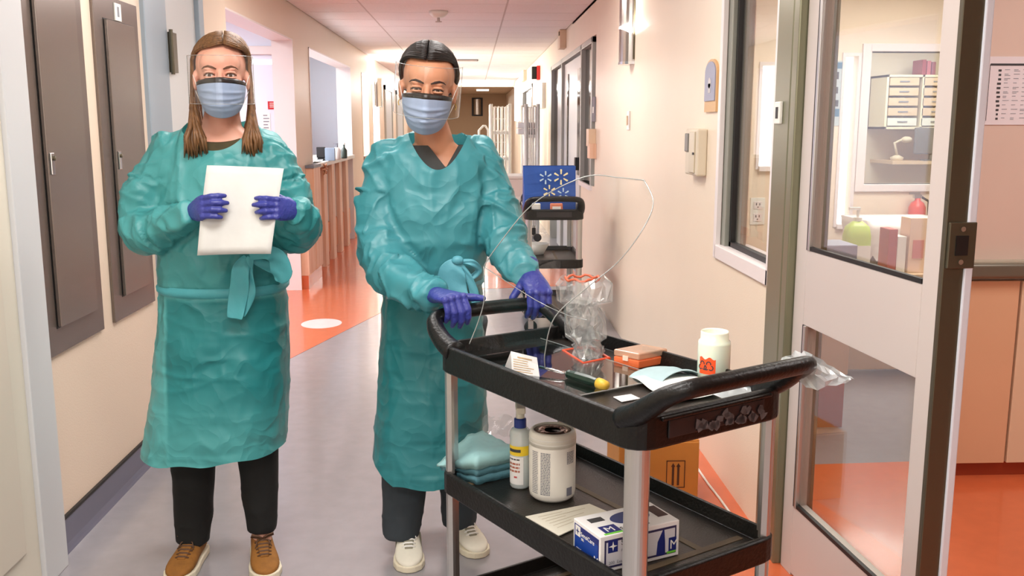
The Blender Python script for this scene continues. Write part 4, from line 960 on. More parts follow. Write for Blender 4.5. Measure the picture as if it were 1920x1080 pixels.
# orange box with clear lid
a = onT(1150, 682); c2 = onT(1197, 692); e = onT(1251, 681)
t = thing('pipette_box', 'flat box with orange base and frosted clear lid on the near cart', 'box', tuple(a))
d2_ = a + (e - c2)
hbx = (at(1150, 655, y=a.y).z - ZT)
poly_slab([a, c2, e, d2_], hbx * .55).build('orange_base', mat('orange_box', (226, 112, 64), .35), t, bevel=.003)
up = Vector((0, 0, hbx * .55 + .001))
poly_slab([p + up for p in (a, c2, e, d2_)], hbx * .45).build('clear_lid', clear('frosted_lid', (244, 216, 190), .2, .1, .45, (236, 196, 166)), t, bevel=.003)
mid = a.lerp(c2, .5); uu = (c2 - a).normalized(); nn = Vector((uu.y, -uu.x, 0))
poly_slab([mid - uu * .008 + up * .7, mid + uu * .008 + up * .7, mid + uu * .008 + nn * .003 + up * .7, mid - uu * .008 + nn * .003 + up * .7], .012).build('latch', mat('latch_pale', (240, 210, 190), .4), t)
# jar with biohazard label
jc = onT(1337, 712); jb = Vector((jc.x, jc.y + .0, ZT)); ht = at(1337, 620, y=jb.y).z - ZT; rj = (at(1367, 680, y=jb.y).x - at(1307, 680, y=jb.y).x) / 2
t = thing('specimen_jar', 'open translucent white jar with orange biohazard label', 'jar', tuple(jb))
JAR = mat('milky_plastic', (226, 238, 220), .3, sss=.3, coat=.3)
G().lathe([(rj * .9, 0), (rj, .004), (rj, ht * .74), (rj * .97, ht * .8), (rj * .86, ht * .82), (rj * .86, ht * .97), (rj * .82, ht), (rj * .78, ht * .97), (rj * .78, ht * .5), (0.002, ht * .5)], jb, 36, cap1=False).build('jar_body', JAR, t, smooth=True)
a0 = math.radians(-90) - .95 + CA * 0
gg = G(); rows = []
for j, z in enumerate((ht * .18, ht * .5)):
    rows.append([(jb.x + (rj + .0006) * math.cos(math.radians(-160) + math.radians(62) * i / 12), jb.y + (rj + .0006) * math.sin(math.radians(-160) + math.radians(62) * i / 12), ZT + z + (.003 * math.sin(i * 1.0) if j else 0)) for i in range(13)])
gg.grid(rows); gg.build('orange_label', ORANGE, t)
gg = G()
for sgn in (0, 1):
    cang = math.radians(-146 + 24 * sgn)
    for k in range(3):
        for i in range(8):
            a1 = math.radians(90 + 120 * k + (i - 3.5) * 28)
            uu1 = .0062 * math.cos(math.radians(90 + 120 * k)) + .005 * math.cos(a1); vv1 = .0062 * math.sin(math.radians(90 + 120 * k)) + .005 * math.sin(a1)
            an = cang + uu1 / rj; z = ZT + ht * .34 + vv1
            gg.box(-.0012, .0012, -.0005, .0003, -.0012, .0012, Matrix.Translation((jb.x + (rj + .001) * math.cos(an), jb.y + (rj + .001) * math.sin(an), z)) @ Matrix.Rotation(an + math.pi / 2, 4, 'Z'))
q = gg.build('hazard_symbol', INK, t); q['kind'] = 'stuff'
# blue absorbent pad draped beside the jar
def drape(corners, nu, nv, zfun, name, m, t, thick=.003):
    a, b, c, d = corners; gg = G(); rows = []
    for j in range(nv):
        row = []
        for i in range(nu):
            u, v = i / (nu - 1), j / (nv - 1); p = (a.lerp(b, u)).lerp(d.lerp(c, u), v); row.append((p.x, p.y, p.z + zfun(u, v)))
        rows.append(row)
    gg.grid(rows); return gg.build(name, m, t, smooth=True, solid=thick, sub=1)
t = thing('absorbent_pad', 'folded pale blue absorbent pad draped beside the jar', 'pad', tuple(onT(1250, 720)))
drape([onT(1182, 714), onT(1262, 758), onT(1352, 744), onT(1290, 704)], 14, 12, lambda u, v: .008 + .012 * math.sin(u * 3.1) * math.sin(v * 3) + .004 * math.sin(9 * u + 4 * v), 'lower_layer', PADW, t)
drape([onT(1176, 712), onT(1236, 728), onT(1318, 712), onT(1262, 694)], 14, 12, lambda u, v: .004 + .026 * (math.sin(math.pi * min(1, v * 1.0)) ** .5) * (.55 + .45 * u) + .0015 * math.sin(12 * u + 5 * v), 'blue_layer', PADB, t)
# small white slip
p = onT(1175, 746, .001)
poly = [onT(1150, 745, .001), onT(1166, 754, .001), onT(1200, 748, .001), onT(1183, 740, .001)]
o = poly_slab(poly, .0015).build('alcohol_wipe', PAPER, loc=tuple(p)); tag(o, 'tiny white square packet near the front handle', 'packet')
# clear bag draped over the right end of the handle
t = thing('plastic_bag', 'thin pale plastic bag hanging over the right end of the cart handle', 'bag', tuple(at(1500, 690, y=1.85)))
rows = []
r = random.Random(4)
top_ = [at(1450, 690, y=1.99), at(1478, 664, y=1.97), at(1505, 660, y=1.93), at(1530, 668, y=1.9), at(1560, 690, y=1.88), at(1598, 706, y=1.86)]
bot_ = [at(1452, 700, y=1.95), at(1478, 700, y=1.93), at(1500, 716, y=1.9), at(1520, 728, y=1.88), at(1555, 722, y=1.87), at(1596, 712, y=1.86)]
for j in range(6): rows.append([a.lerp(b, j / 5) + Vector((r.uniform(-.003, .003), r.uniform(-.014, .014), r.uniform(-.003, .003))) for a, b in zip(resample(cr(top_, 3), 16), resample(cr(bot_, 3), 16))])
gg = G(); gg.grid(rows); gg.build('bag_film', clear('pale_film', (240, 246, 246), .2, .15, .45, (226, 236, 238)), t)
# crumpled film inside the near end of the tray
t = thing('film_wrap', 'crumpled clear wrap lying behind the front handle', 'wrap', tuple(onT(1400, 735)))
drape([onT(1330, 748, .004), onT(1380, 768, .004), onT(1462, 742, .004), onT(1420, 716, .004)], 12, 9, lambda u, v: .012 + .014 * math.sin(7 * u) * math.sin(5 * v), 'wrap_film', bpy.data.materials['pale_film'], t, .0005)

# ------------------------------------------------ middle shelf
# pack of blue pads in film
t = thing('pad_stack', 'stack of folded teal pads in a clear sleeve on the middle shelf', 'pads', tuple(onM(880, 890)))
q = [onM(822, 882), onM(893, 912), onM(968, 893), onM(905, 858)]
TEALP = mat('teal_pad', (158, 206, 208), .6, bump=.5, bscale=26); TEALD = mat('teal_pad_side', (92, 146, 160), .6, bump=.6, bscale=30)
def pad_layer(k, hh, m, nm, s=1.0):
    ce = sum(q, Vector()) / 4
    qq = [ce + (p - ce) * s for p in q]
    gg = G(); lower = []; upper = []
    n = 12
    def P(u, v, h): 
        p = (qq[0].lerp(qq[1], u)).lerp(qq[3].lerp(qq[2], u), v); return (p.x, p.y, ZM + h)
    rim = [(i / n, 0) for i in range(n)] + [(1, i / n) for i in range(n)] + [(1 - i / n, 1) for i in range(n)] + [(0, 1 - i / n) for i in range(n)]
    prof = lambda u, v: .2 + .8 * min(1, (u * .6 + v * .9) / .6)
    R = [[P(u, v, .001 + hh[0] * prof(u, v) + .002 * math.sin(i * 1.3)) for i, (u, v) in enumerate(rim)], [P(u, v, hh[1] * prof(u, v) + .002 * math.sin(i * 1.9 + k)) for i, (u, v) in enumerate(rim)]]
    inn = [[P(.5 + (u - .5) * f, .5 + (v - .5) * f, hh[1] * prof(.5 + (u - .5) * f, .5 + (v - .5) * f) + .004 * math.sin(4 * f + u * 5)) for (u, v) in rim] for f in (.8, .5, .2)]
    gg.rings(R + inn); return gg.build(nm, m, t, smooth=True)
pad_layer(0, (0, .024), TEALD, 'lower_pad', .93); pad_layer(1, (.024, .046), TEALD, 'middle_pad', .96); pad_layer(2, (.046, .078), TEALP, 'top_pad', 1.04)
gg = G(); P = [[onM(905 + 8 * i, 848 - 2 * j) + Vector((0, 0, .05 + .012 * j + random.uniform(-.006, .006))) for i in range(8)] for j in range(5)]; gg.grid(P); gg.build('sleeve_film', FILM, t)
# spray bottle
b0 = onM(976, 917); sb = Vector((b0.x, b0.y + .022, ZM)); 
rs = (at(995, 850, y=sb.y).x - at(957, 850, y=sb.y).x) / 2; hs = at(976, 800, y=sb.y).z - ZM
t = thing('spray_bottle', 'translucent bottle with blue collar and yellow label left of the wipes tub', 'bottle', tuple(sb))
G().lathe([(rs * .9, 0), (rs, .005), (rs, hs * .93), (rs * .8, hs * .98), (rs * .42, hs)], sb, 28).build('bottle_body', mat('cloudy_plastic', (196, 204, 202), .25, sss=.2, coat=.2), t, smooth=True)
G().lathe([(rs * .6, hs), (rs * .6, hs + .022), (rs * .5, hs + .024)], sb, 22).build('collar', mat('collar_blue', (24, 52, 130), .4), t)
gg = G(); gg.lathe([(rs * .42, hs + .022), (rs * .4, hs + .05)], sb, 14); gg.box(sb.x - .012, sb.x + .012, sb.y - .04, sb.y + .02, hs + ZM + .045, hs + ZM + .062); gg.build('spray_head', mat('spray_cream', (216, 214, 196), .4), t, bevel=.003)
def curved_label(c, r, z0, z1, a0, a1, m, nm, par, off=.0006):
    gg = G(); gg.grid([[(c.x + (r + off) * math.cos(math.radians(a0 + (a1 - a0) * i / 14)), c.y + (r + off) * math.sin(math.radians(a0 + (a1 - a0) * i / 14)), z) for i in range(15)] for z in (z0, z1)]); return gg.build(nm, m, par, smooth=True)
curved_label(sb, rs, ZM + hs * .56, ZM + hs * .72, -178, -40, YELLOW, 'yellow_band', t)
curved_label(sb, rs, ZM + hs * .62, ZM + hs * .67, -168, -90, INK, 'band_print', t, .001)
curved_label(sb, rs, ZM + hs * .08, ZM + hs * .54, -178, -75, PAPER, 'paper_label', t)
def text_rows(c, r, z0, z1, a0, a1, n, m, nm, par, seed=1, th=.55, words=3):
    rn = random.Random(seed); gg = G()
    for k in range(n):
        zt0 = z1 - (z1 - z0) * k / n; zb0 = zt0 - (z1 - z0) / n * th; a = a0
        while a < a1 - 1:
            b = min(a1, a + (a1 - a0) * rn.uniform(.12, .32)); 
            gg.add([(c.x + (r + .0012) * math.cos(math.radians(w)), c.y + (r + .0012) * math.sin(math.radians(w)), z) for w, z in ((a, zb0), (b, zb0), (b, zt0), (a, zt0))], [(0, 1, 2, 3)]); a = b + (a1 - a0) * .05
    q = gg.build(nm, m, par); q['kind'] = 'stuff'
text_rows(sb, rs, ZM + hs * .26, ZM + hs * .44, -165, -95, 3, mat('rust_ink', (176, 110, 90), .7), 'label_symbols', t, 2)
text_rows(sb, rs, ZM + hs * .47, ZM + hs * .51, -165, -95, 1, INK, 'label_title', t, 3)
text_rows(sb, rs, ZM + hs * .17, ZM + hs * .22, -128, -110, 1, RED, 'label_mark', t, 5)
# wipes tub
b0 = onM(1038, 942); tc_ = Vector((b0.x, b0.y + .045, ZM)); rt = (at(1083, 870, y=tc_.y).x - at(996, 870, y=tc_.y).x) / 2; hh = at(1038, 803, y=tc_.y).z - ZM
t = thing('wipes_tub', 'large white round wipes tub with printed columns on the middle shelf', 'tub', tuple(tc_))
G().lathe([(rt * .82, 0), (rt * .96, .008), (rt, .02), (rt, hh * .76), (rt * .97, hh * .775), (rt * .97, hh * .79), (rt * 1.0, hh * .8)], tc_, 44).build('tub_body', mat('tub_white', (242, 240, 230), .38), t, smooth=True)
G().lathe([(rt * 1.01, hh * .8), (rt * 1.01, hh * .93), (rt * .97, hh * .98), (rt * .9, hh), (rt * .84, hh), (rt * .8, hh - .012), (.001, hh - .014)], tc_, 44, cap1=False).build('screw_lid', mat('lid_white', (236, 234, 222), .35), t, smooth=True)
for z in (.84, .9): G().lathe([(rt * 1.012, hh * z), (rt * 1.018, hh * z + .0015), (rt * 1.012, hh * z + .003)], tc_, 44, cap0=False, cap1=False).build('lid_ring', WHITE, t)
gg = G(); gg.lathe([(rt * .8, hh - .004), (rt * .5, hh - .002), (rt * .35, hh - .004), (.001, hh - .004)], tc_, 30, cap1=False); gg.build('foil_seal', mat('foil', (160, 130, 116), .25, .8, bump=.8, bscale=30), t, smooth=True)
text_rows(tc_, rt, ZM + hh * .12, ZM + hh * .74, -124, -100, 26, INKG, 'label_text_column', t, 11, .6)
text_rows(tc_, rt, ZM + hh * .12, ZM + hh * .74, -150, -132, 24, INKG, 'side_text_column', t, 12, .5)
text_rows(tc_, rt, ZM + hh * .56, ZM + hh * .74, -58, -34, 9, INKG, 'upper_text_block', t, 13, .6)
curved_label(tc_, rt, ZM + hh * .1, ZM + hh * .22, -58, -40, mat('grey_block', (120, 122, 134), .6), 'grey_code_block', t, .001)
# envelope
pts = [onM(985, 970, .001), onM(1048, 1006, .001), onM(1142, 962, .001), onM(1105, 946, .001)]
t = thing('paper_sachet', 'flat white printed paper pouch lying left of the glove box', 'pouch', tuple(pts[0]))
poly_slab(pts, .003).build('pouch', mat('pouch_paper', (230, 226, 208), .7, bump=.4, bscale=20), t, bevel=.001)
gg = G(); nr = random.Random(8)
for k in range(6):
    v = .15 + k * .12; a = pts[0].lerp(pts[1], v); b = pts[3].lerp(pts[2], v); s0, s1 = a.lerp(b, .12), a.lerp(b, .4 + .45 * nr.random()); w_ = (pts[1] - pts[0]).normalized() * .0015; up = Vector((0, 0, .0034)); gg.add([s0 + up, s0 + w_ + up, s1 + w_ + up, s1 + up], [(0, 1, 2, 3)])
q_ = gg.build('pouch_print', mat('pouch_ink', (176, 160, 124), .7), t); q_['kind'] = 'stuff'
# glove box: local frame on its near lower corner
ga = onM(1125, 1076); gl = onM(1056, 1042); gr = onM(1272, 1040)
U = (gr - ga); glen = U.length; U.normalize(); Vv = Vector((-U.y, U.x, 0)); gdep = (gl - ga).length
ang = math.atan2(U.y, U.x); gh = at(1125, 1008, y=ga.y).z - ZM
t = thing('glove_box', 'white and blue cardboard glove dispenser box in size M behind the near post', 'box', tuple(ga), ang)
B = dict(parent=t, world=False)
gb_ = G().box(0, glen, 0, gdep, 0, gh).build('carton', mat('carton_white', (234, 234, 232), .4), bevel=.0015, **B)
G().box(.01, glen - .008, -.0008, 0, .008, gh - .01).build('front_frame', mat('print_slate', (52, 48, 84), .5), **B)
G().box(.014, glen - .012, -.0012, 0, .013, gh - .015).build('front_field', mat('print_grey', (206, 206, 212), .5), **B)
G().box(-.0008, 0, .006, gdep - .006, .006, gh - .008).build('end_panel', NAVY, **B)
G().box(-.0012, 0, .009, gdep - .009, .014, gh * .72).build('end_field', ROYAL, **B)
def text_obj(body, size, m, par, M, name='lettering', world=False, ext=.0002):
    cu = bpy.data.curves.new(name, 'FONT'); cu.body = body; cu.size = size; cu.extrude = ext; cu.align_x = 'LEFT'
    tmp = bpy.data.objects.new('tmp', cu); COL.objects.link(tmp); dg = bpy.context.evaluated_depsgraph_get(); me = bpy.data.meshes.new_from_object(tmp.evaluated_get(dg))
    bpy.data.objects.remove(tmp); me.transform(M); me.materials.clear(); me.materials.append(m); o = bpy.data.objects.new(name, me); COL.objects.link(o); o.parent = par; me.name = name
    o['kind'] = 'stuff' if len(body) > 1 else 'part'
    if o['kind'] == 'part': del o['kind']
    return o
def MF(x, z, y=-.0016): return Matrix.Translation((x, y, z)) @ Matrix.Rotation(math.pi / 2, 4, 'X')          # text on the long front
def ME(y, z, x=-.0016): return Matrix.Translation((x, y, z)) @ Matrix.Rotation(-math.pi / 2, 4, 'Z') @ Matrix.Rotation(math.pi / 2, 4, 'X')   # text on the end
def MT(x, y, z): return Matrix.Translation((x, y, z))
text_obj('SensiCare', gh * .2, INK, t, MF(glen * .25, gh * .68)); text_obj('powder free', gh * .1, INKG, t, MF(glen * .25, gh * .52)); text_obj('200  Exam Gloves', gh * .12, INKG, t, MF(glen * .1, gh * .2))
G().box(glen * .09, glen * .21, -.0016, 0, gh * .52, gh * .86).build('logo_square', NAVY, **B)
def star(cx, cz, r, m, face):
    gg = G(); pts = []
    for i in range(8): rr = r if i % 2 == 0 else r * .28; pts.append((cx + rr * math.sin(i * math.pi / 4), cz + rr * math.cos(i * math.pi / 4)))
    if face == 'front': M = Matrix(((1, 0, 0, 0), (0, 0, 1, -.0022), (0, 1, 0, 0), (0, 0, 0, 1)))
    else: M = Matrix(((0, 0, 1, -.0022), (1, 0, 0, 0), (0, 1, 0, 0), (0, 0, 0, 1)))
    gg.prism(pts, 0, .0006, M); gg.build('star_mark', m, **B)
star(glen * .15, gh * .69, gh * .13, WHITE, 'front')
G().box(glen * .86, glen * .96, -.0016, 0, gh * .18, gh * .56).build('size_square', NAVY, **B); G().box(glen * .84, glen * .955, -.0018, 0, gh * .12, gh * .18).build('green_bar', GREEN, **B)
text_obj('M', gh * .36, WHITE, t, MF(glen * .872, gh * .24, -.002))
gg = G(); gg.tube([(glen * .76, -.0012, gh * .12), (glen * .765, -.0012, gh * .5), (glen * .79, -.0012, gh * .82)], [.012, .01, .002], 8, flat=((0, 1, 0), .1)); gg.build('bottle_print', NAVY, **B)
G().box(-.0016, 0, gdep * .72, gdep * .9, gh * .6, gh * .88).build('logo_square', WHITE, **B); star(gdep * .81, gh * .74, gh * .1, NAVY, 'end')
text_obj('SensiCare', gh * .17, WHITE, t, ME(gdep * .7, gh * .66)); text_obj('Silk', gh * .1, WHITE, t, ME(gdep * .68, gh * .55)); text_obj('200 Exam Gloves', gh * .11, WHITE, t, ME(gdep * .86, gh * .2)); text_obj('M', gh * .3, WHITE, t, ME(gdep * .22, gh * .18)); G().box(-.0016, 0, .009, gdep * .24, gh * .08, gh * .15).build('green_bar', GREEN, **B)
# top print
G().box(.02, .06, .01, .045, gh, gh + .0008).build('top_size_square', NAVY, **B); text_obj('M', .03, WHITE, t, MT(.026, .016, gh + .0012)); G().box(.014, .06, .004, .01, gh, gh + .0008).build('green_bar', GREEN, **B)
G().box(.02, .055, .07, .09, gh, gh + .0008).build('top_label', INK, **B)
gg = G(); gg.prism([(glen * .56 + glen * .24 * math.cos(a * math.pi / 14), gdep * .55 + gdep * .26 * math.sin(a * math.pi / 14)) for a in range(28)], gh, gh + .001); gg.build('dispensing_oval', mat('oval_blue', (44, 60, 112), .5), **B)
text_obj('SensiCare', .018, INK, t, MT(glen * .3, .012, gh + .0012)); text_obj('M', .03, WHITE, t, MT(glen * .5, gdep * .45, gh + .0016))
G().box(glen * .84, glen * .97, gdep * .3, gdep * .8, gh, gh + .0009).build('torn_opening', mat('torn_brown', (86, 66, 62), .8), **B)

# ================================================================== PEOPLE
def vnoise(P, seed=0):
    i = np.floor(P).astype(np.int64); f = P - i; u = f * f * (3 - 2 * f)
    def h(a, b, c):
        v = (a * 374761393 + b * 668265263 + c * 1442695041 + seed * 974634777) & 0xffffffff
        v = ((v ^ (v >> 13)) * 1274126177) & 0xffffffff
        return ((v ^ (v >> 16)) & 0xffff) / 32767.5 - 1
    r = 0
    for dx in (0, 1):
        for dy in (0, 1):
            for dz in (0, 1):
                w = (u[:, 0] if dx else 1 - u[:, 0]) * (u[:, 1] if dy else 1 - u[:, 1]) * (u[:, 2] if dz else 1 - u[:, 2])
                r = r + w * h(i[:, 0] + dx, i[:, 1] + dy, i[:, 2] + dz)
    return r
def ridge(P, seed=0, w=.35):
    Q = P + w * np.stack([vnoise(P * .7 + 9, seed + 1), vnoise(P * .7 + 3, seed + 2), vnoise(P * .7 + 5, seed + 3)], 1)
    n = vnoise(Q, seed)
    return 1.3 * np.exp(-np.abs(n) * 4.2) - .45
def organic(g, name, voxel, smooth, mats, parent, post=None, cut=None, attr=None):
    me = bpy.data.meshes.new('tmp'); me.from_pydata([tuple(v) for v in g.v], [], g.f); me.update()
    o = bpy.data.objects.new('tmp', me); COL.objects.link(o)
    m = o.modifiers.new('r', 'REMESH'); m.mode = 'VOXEL'; m.voxel_size = voxel
    if smooth: m = o.modifiers.new('s', 'SMOOTH'); m.iterations = smooth; m.factor = .5
    dg = bpy.context.evaluated_depsgraph_get(); ev = o.evaluated_get(dg)
    m2 = bpy.data.meshes.new_from_object(ev); bpy.data.objects.remove(o); bpy.data.meshes.remove(me)
    n = len(m2.vertices); V = np.empty(n * 3, np.float32); m2.vertices.foreach_get('co', V); V = V.reshape(-1, 3).astype(float)
    N = np.empty(n * 3, np.float32); m2.vertices.foreach_get('normal', N); N = N.reshape(-1, 3).astype(float)
    V0 = V.copy()
    if post is not None: V = post(V, N)
    if attr is not None: col = attr(V0)
    w = WL.get(parent.name, Vector((0, 0, 0))) if parent is not None else Vector((0, 0, 0))
    m2.vertices.foreach_set('co', (V - np.array(w)).astype(np.float32).ravel())
    if attr is not None:
        a = m2.color_attributes.new('layer', 'FLOAT_COLOR', 'POINT'); cc = np.ones((n, 4), np.float32); cc[:, 0] = cc[:, 1] = cc[:, 2] = col; a.data.foreach_set('color', cc.ravel())
    if cut is not None:
        import bmesh
        F = cut(V, N); k = F > 0; bm = bmesh.new(); bm.from_mesh(m2); bm.verts.ensure_lookup_table()
        bi = np.array(sorted({v.index for f_ in bm.faces if any(k[q.index] for q in f_.verts) for v in f_.verts if not k[v.index]}))
        if len(bi):
            for it in range(4):
                P = V[bi]; h = 1e-4; f0 = cut(P, N[bi]); gr = np.stack([(cut(P + np.eye(3)[q] * h, N[bi]) - f0) / h for q in range(3)], 1)
                gr -= N[bi] * (gr * N[bi]).sum(1)[:, None]; n2_ = (gr ** 2).sum(1) + .02
                st = -gr * (f0 / n2_)[:, None]; L_ = np.linalg.norm(st, axis=1); st *= np.minimum(1, voxel * 1.0 / (L_ + 1e-9))[:, None]; V[bi] = P + st
            for q in bi: bm.verts[q].co = Vector(V[q]) - (w if isinstance(w, Vector) else Vector())
        bmesh.ops.delete(bm, geom=[bm.verts[i] for i in np.nonzero(k)[0]], context='VERTS'); bm.to_mesh(m2); bm.free()
    m2.name = name; m2.materials.clear()
    for m in (mats if isinstance(mats, (list, tuple)) else [mats]): m2.materials.append(m)
    m2.polygons.foreach_set('use_smooth', [True] * len(m2.polygons)); m2.update()
    ob = bpy.data.objects.new(name, m2); COL.objects.link(ob)
    if parent is not None: ob.parent = parent; WL[ob.name] = w
    return ob
def se_ring(cx, cy, z, rx, ry, n=40, e=2.0, tilt=0):
    out = []
    for i in range(n):
        a = 2 * math.pi * i / n; c, s = math.cos(a), math.sin(a)
        x = rx * math.copysign(abs(c) ** (2 / e), c); y = ry * math.copysign(abs(s) ** (2 / e), s)
        out.append((cx + x, cy + y, z + tilt * y))
    return out
def head_prims(g, c, R, s=1.0):
    def e(p, r): g.ell(c + R @ (Vector(p) * s), [q * s for q in r], R, 24, 18)
    e((0, .012, .032), (.076, .096, .086)); e((0, -.030, -.030), (.063, .062, .085)); e((0, -.034, -.085), (.046, .05, .038))
    e((0, -.070, -.108), (.021, .02, .017)); e((0, -.045, .035), (.06, .05, .052))
    for sx in (-1, 1):
        e((sx * .036, -.058, -.036), (.026, .026, .024)); e((sx * .026, -.083, .019), (.022, .012, .007)); e((sx * .079, .004, -.016), (.008, .017, .031)); e((sx * .082, .012, -.006), (.008, .012, .02))
        e((sx * .031, -.079, .0), (.017, .012, .010))
        e((sx * .011, -.102, -.031), (.008, .009, .006))
    g.tube([c + R @ (Vector(p) * s) for p in ((0, -.086, .012), (0, -.100, -.008), (0, -.111, -.027), (0, -.10, -.036))], [.008 * s, .009 * s, .012 * s, .008 * s], 12)
    e((0, -.091, -.060), (.024, .009, .006)); e((0, -.089, -.070), (.02, .009, .006))
def face_bits(par, c, R, s, browm, look=0, squint=.35):
    T = lambda p: c + R @ (Vector(p) * s)
    for sx in (-1, 1):
        e = G().ell(T((sx * .031, -.0825, .0)), [.0125 * s, .0095 * s, .0085 * s * (.8 if squint > .5 else 1)], R, 18, 12).build('eye', EYEW, par, smooth=True)
        G().ell(T((sx * .031 + look, -.0905, -.0005)), [.0052 * s, .0022 * s, .0052 * s], R, 14, 8).build('iris', IRIS, e, smooth=True)
        q = [(-.0165, -.086, -.003), (-.009, -.0925, .0055 - .002 * squint), (0, -.0945, .007 - .003 * squint), (.009, -.0925, .0055 - .002 * squint), (.0165, -.086, -.002)]
        G().tube([T((sx * .031 + a, b, z + .0005)) for a, b, z in q], [.001 * s, .0018 * s, .002 * s, .0018 * s, .001 * s], 6).build('upper_lash', browm, par, smooth=True)
        skinm = SKIN1 if par['label'].find('paper') > 0 else SKIN2
        G().tube([T((sx * .031 + a * 1.05, b + .0015, z + .0045)) for a, b, z in q], [.002 * s, .0035 * s, .004 * s, .0035 * s, .002 * s], 8).build('upper_eyelid', skinm, par, smooth=True)
        G().tube([T((sx * .031 + a * 1.0, b + .001, -abs(z) * .6 - .0045 + .003 * squint)) for a, b, z in q], [.0015 * s, .0028 * s, .003 * s, .0028 * s, .0015 * s], 8).build('lower_eyelid', skinm, par, smooth=True)
        G().tube([T((sx * x, y, z)) for x, y, z in ((.010, -.0945, .0185), (.022, -.097, .0235), (.034, -.093, .0265), (.046, -.0845, .0235), (.053, -.076, .0175))], [.0016 * s, .0034 * s, .0032 * s, .0022 * s, .0008 * s], 8, flat=((0, 1, 0), .5)).build('eyebrow', browm, par, smooth=True)
def make_mask(par, c, R, s, seed):
    T = lambda p: c + R @ (Vector(p) * s)
    t = None
    nu, nv = 29, 25; rows = []
    for j in range(nv):
        v = j / (nv - 1)     # 0 top .. 1 chin
        row = []
        for i in range(nu):
            u = -1 + 2 * i / (nu - 1); a = u * math.radians(74)
            hw = .073 * (1 - .20 * v ** 2.2); 
            zt = -.010 - .012 * u * u + .004 * (1 - abs(u)) ; zb = -.128 + .034 * abs(u) ** 2
            z = zt + (zb - zt) * v
            pro = .110 + .016 * math.sin(math.pi * min(1, v * 1.15)) ** .8 * (1 - u * u) + (.014 * math.exp(-((u) / .2) ** 2) * (1 - .6 * v) )
            if v > .85: pro -= .05 * (v - .85) / .15 * .3
            pl = 0
            for k, pv in enumerate((.34, .5, .66)):
                d = v - pv - .03 * math.sin(u * 2 + k + seed)
                pl += .0085 * max(0, 1 - abs(d) / .055) * (1 if d > 0 else .2)
            y = -(pro * math.cos(a) ** .75 + pl * (1 - u ** 4)) + .004
            row.append(T((hw * math.sin(a) / math.sin(math.radians(74)), y, z)))
        rows.append(row)
    gg = G(); gg.grid(rows[3:]); m = gg.build('surgical_mask', MASKB, par, smooth=True, solid=.0012, sub=1)
    gg = G(); gg.grid([[p + R @ Vector((0, -.0006, 0)) for p in r] for r in rows[:4]]); gg.build('nose_band', MASKK, m, smooth=True, solid=.0014)
    for sx in (0, -1):
        sg = -1 if sx == 0 else 1
        e0, e1 = rows[3][sx], rows[-3][sx]
        G().tube(cr([e0, T((sg * .082, -.01, -.004)), T((sg * .089, .016, .008)), T((sg * .088, .03, -.02)), T((sg * .08, .01, -.045)), e1], 4), .0011, 6).build('ear_loop', WHITE, m, smooth=True)
    return m
def make_shield(par, c, R, s, z0, z1, tilt, glare):
    T = lambda p: c + R @ (Vector(p) * s)
    rows = []
    for j in range(9):
        v = j / 8; z = z1 + (z0 - z1) * v; rows.append([T((.098 * math.sin(a) * 1.0, -.128 * math.cos(a) ** .8 - tilt * v + .0, z)) for a in [math.radians(-82 + 164 * i / 30) for i in range(31)]])
    gg = G(); gg.grid(rows); sh = gg.build('face_shield', clear('shield_film', (252, 253, 254), .03, .06), par, smooth=True)
    for r in (rows[0], rows[-1]): G().tube(r, .0007, 5).build('film_edge', EDGE, sh, smooth=True)
    for k in (0, -1): G().tube([r[k] for r in rows], .0009, 5).build('film_edge', EDGE, sh, smooth=True)
    return sh
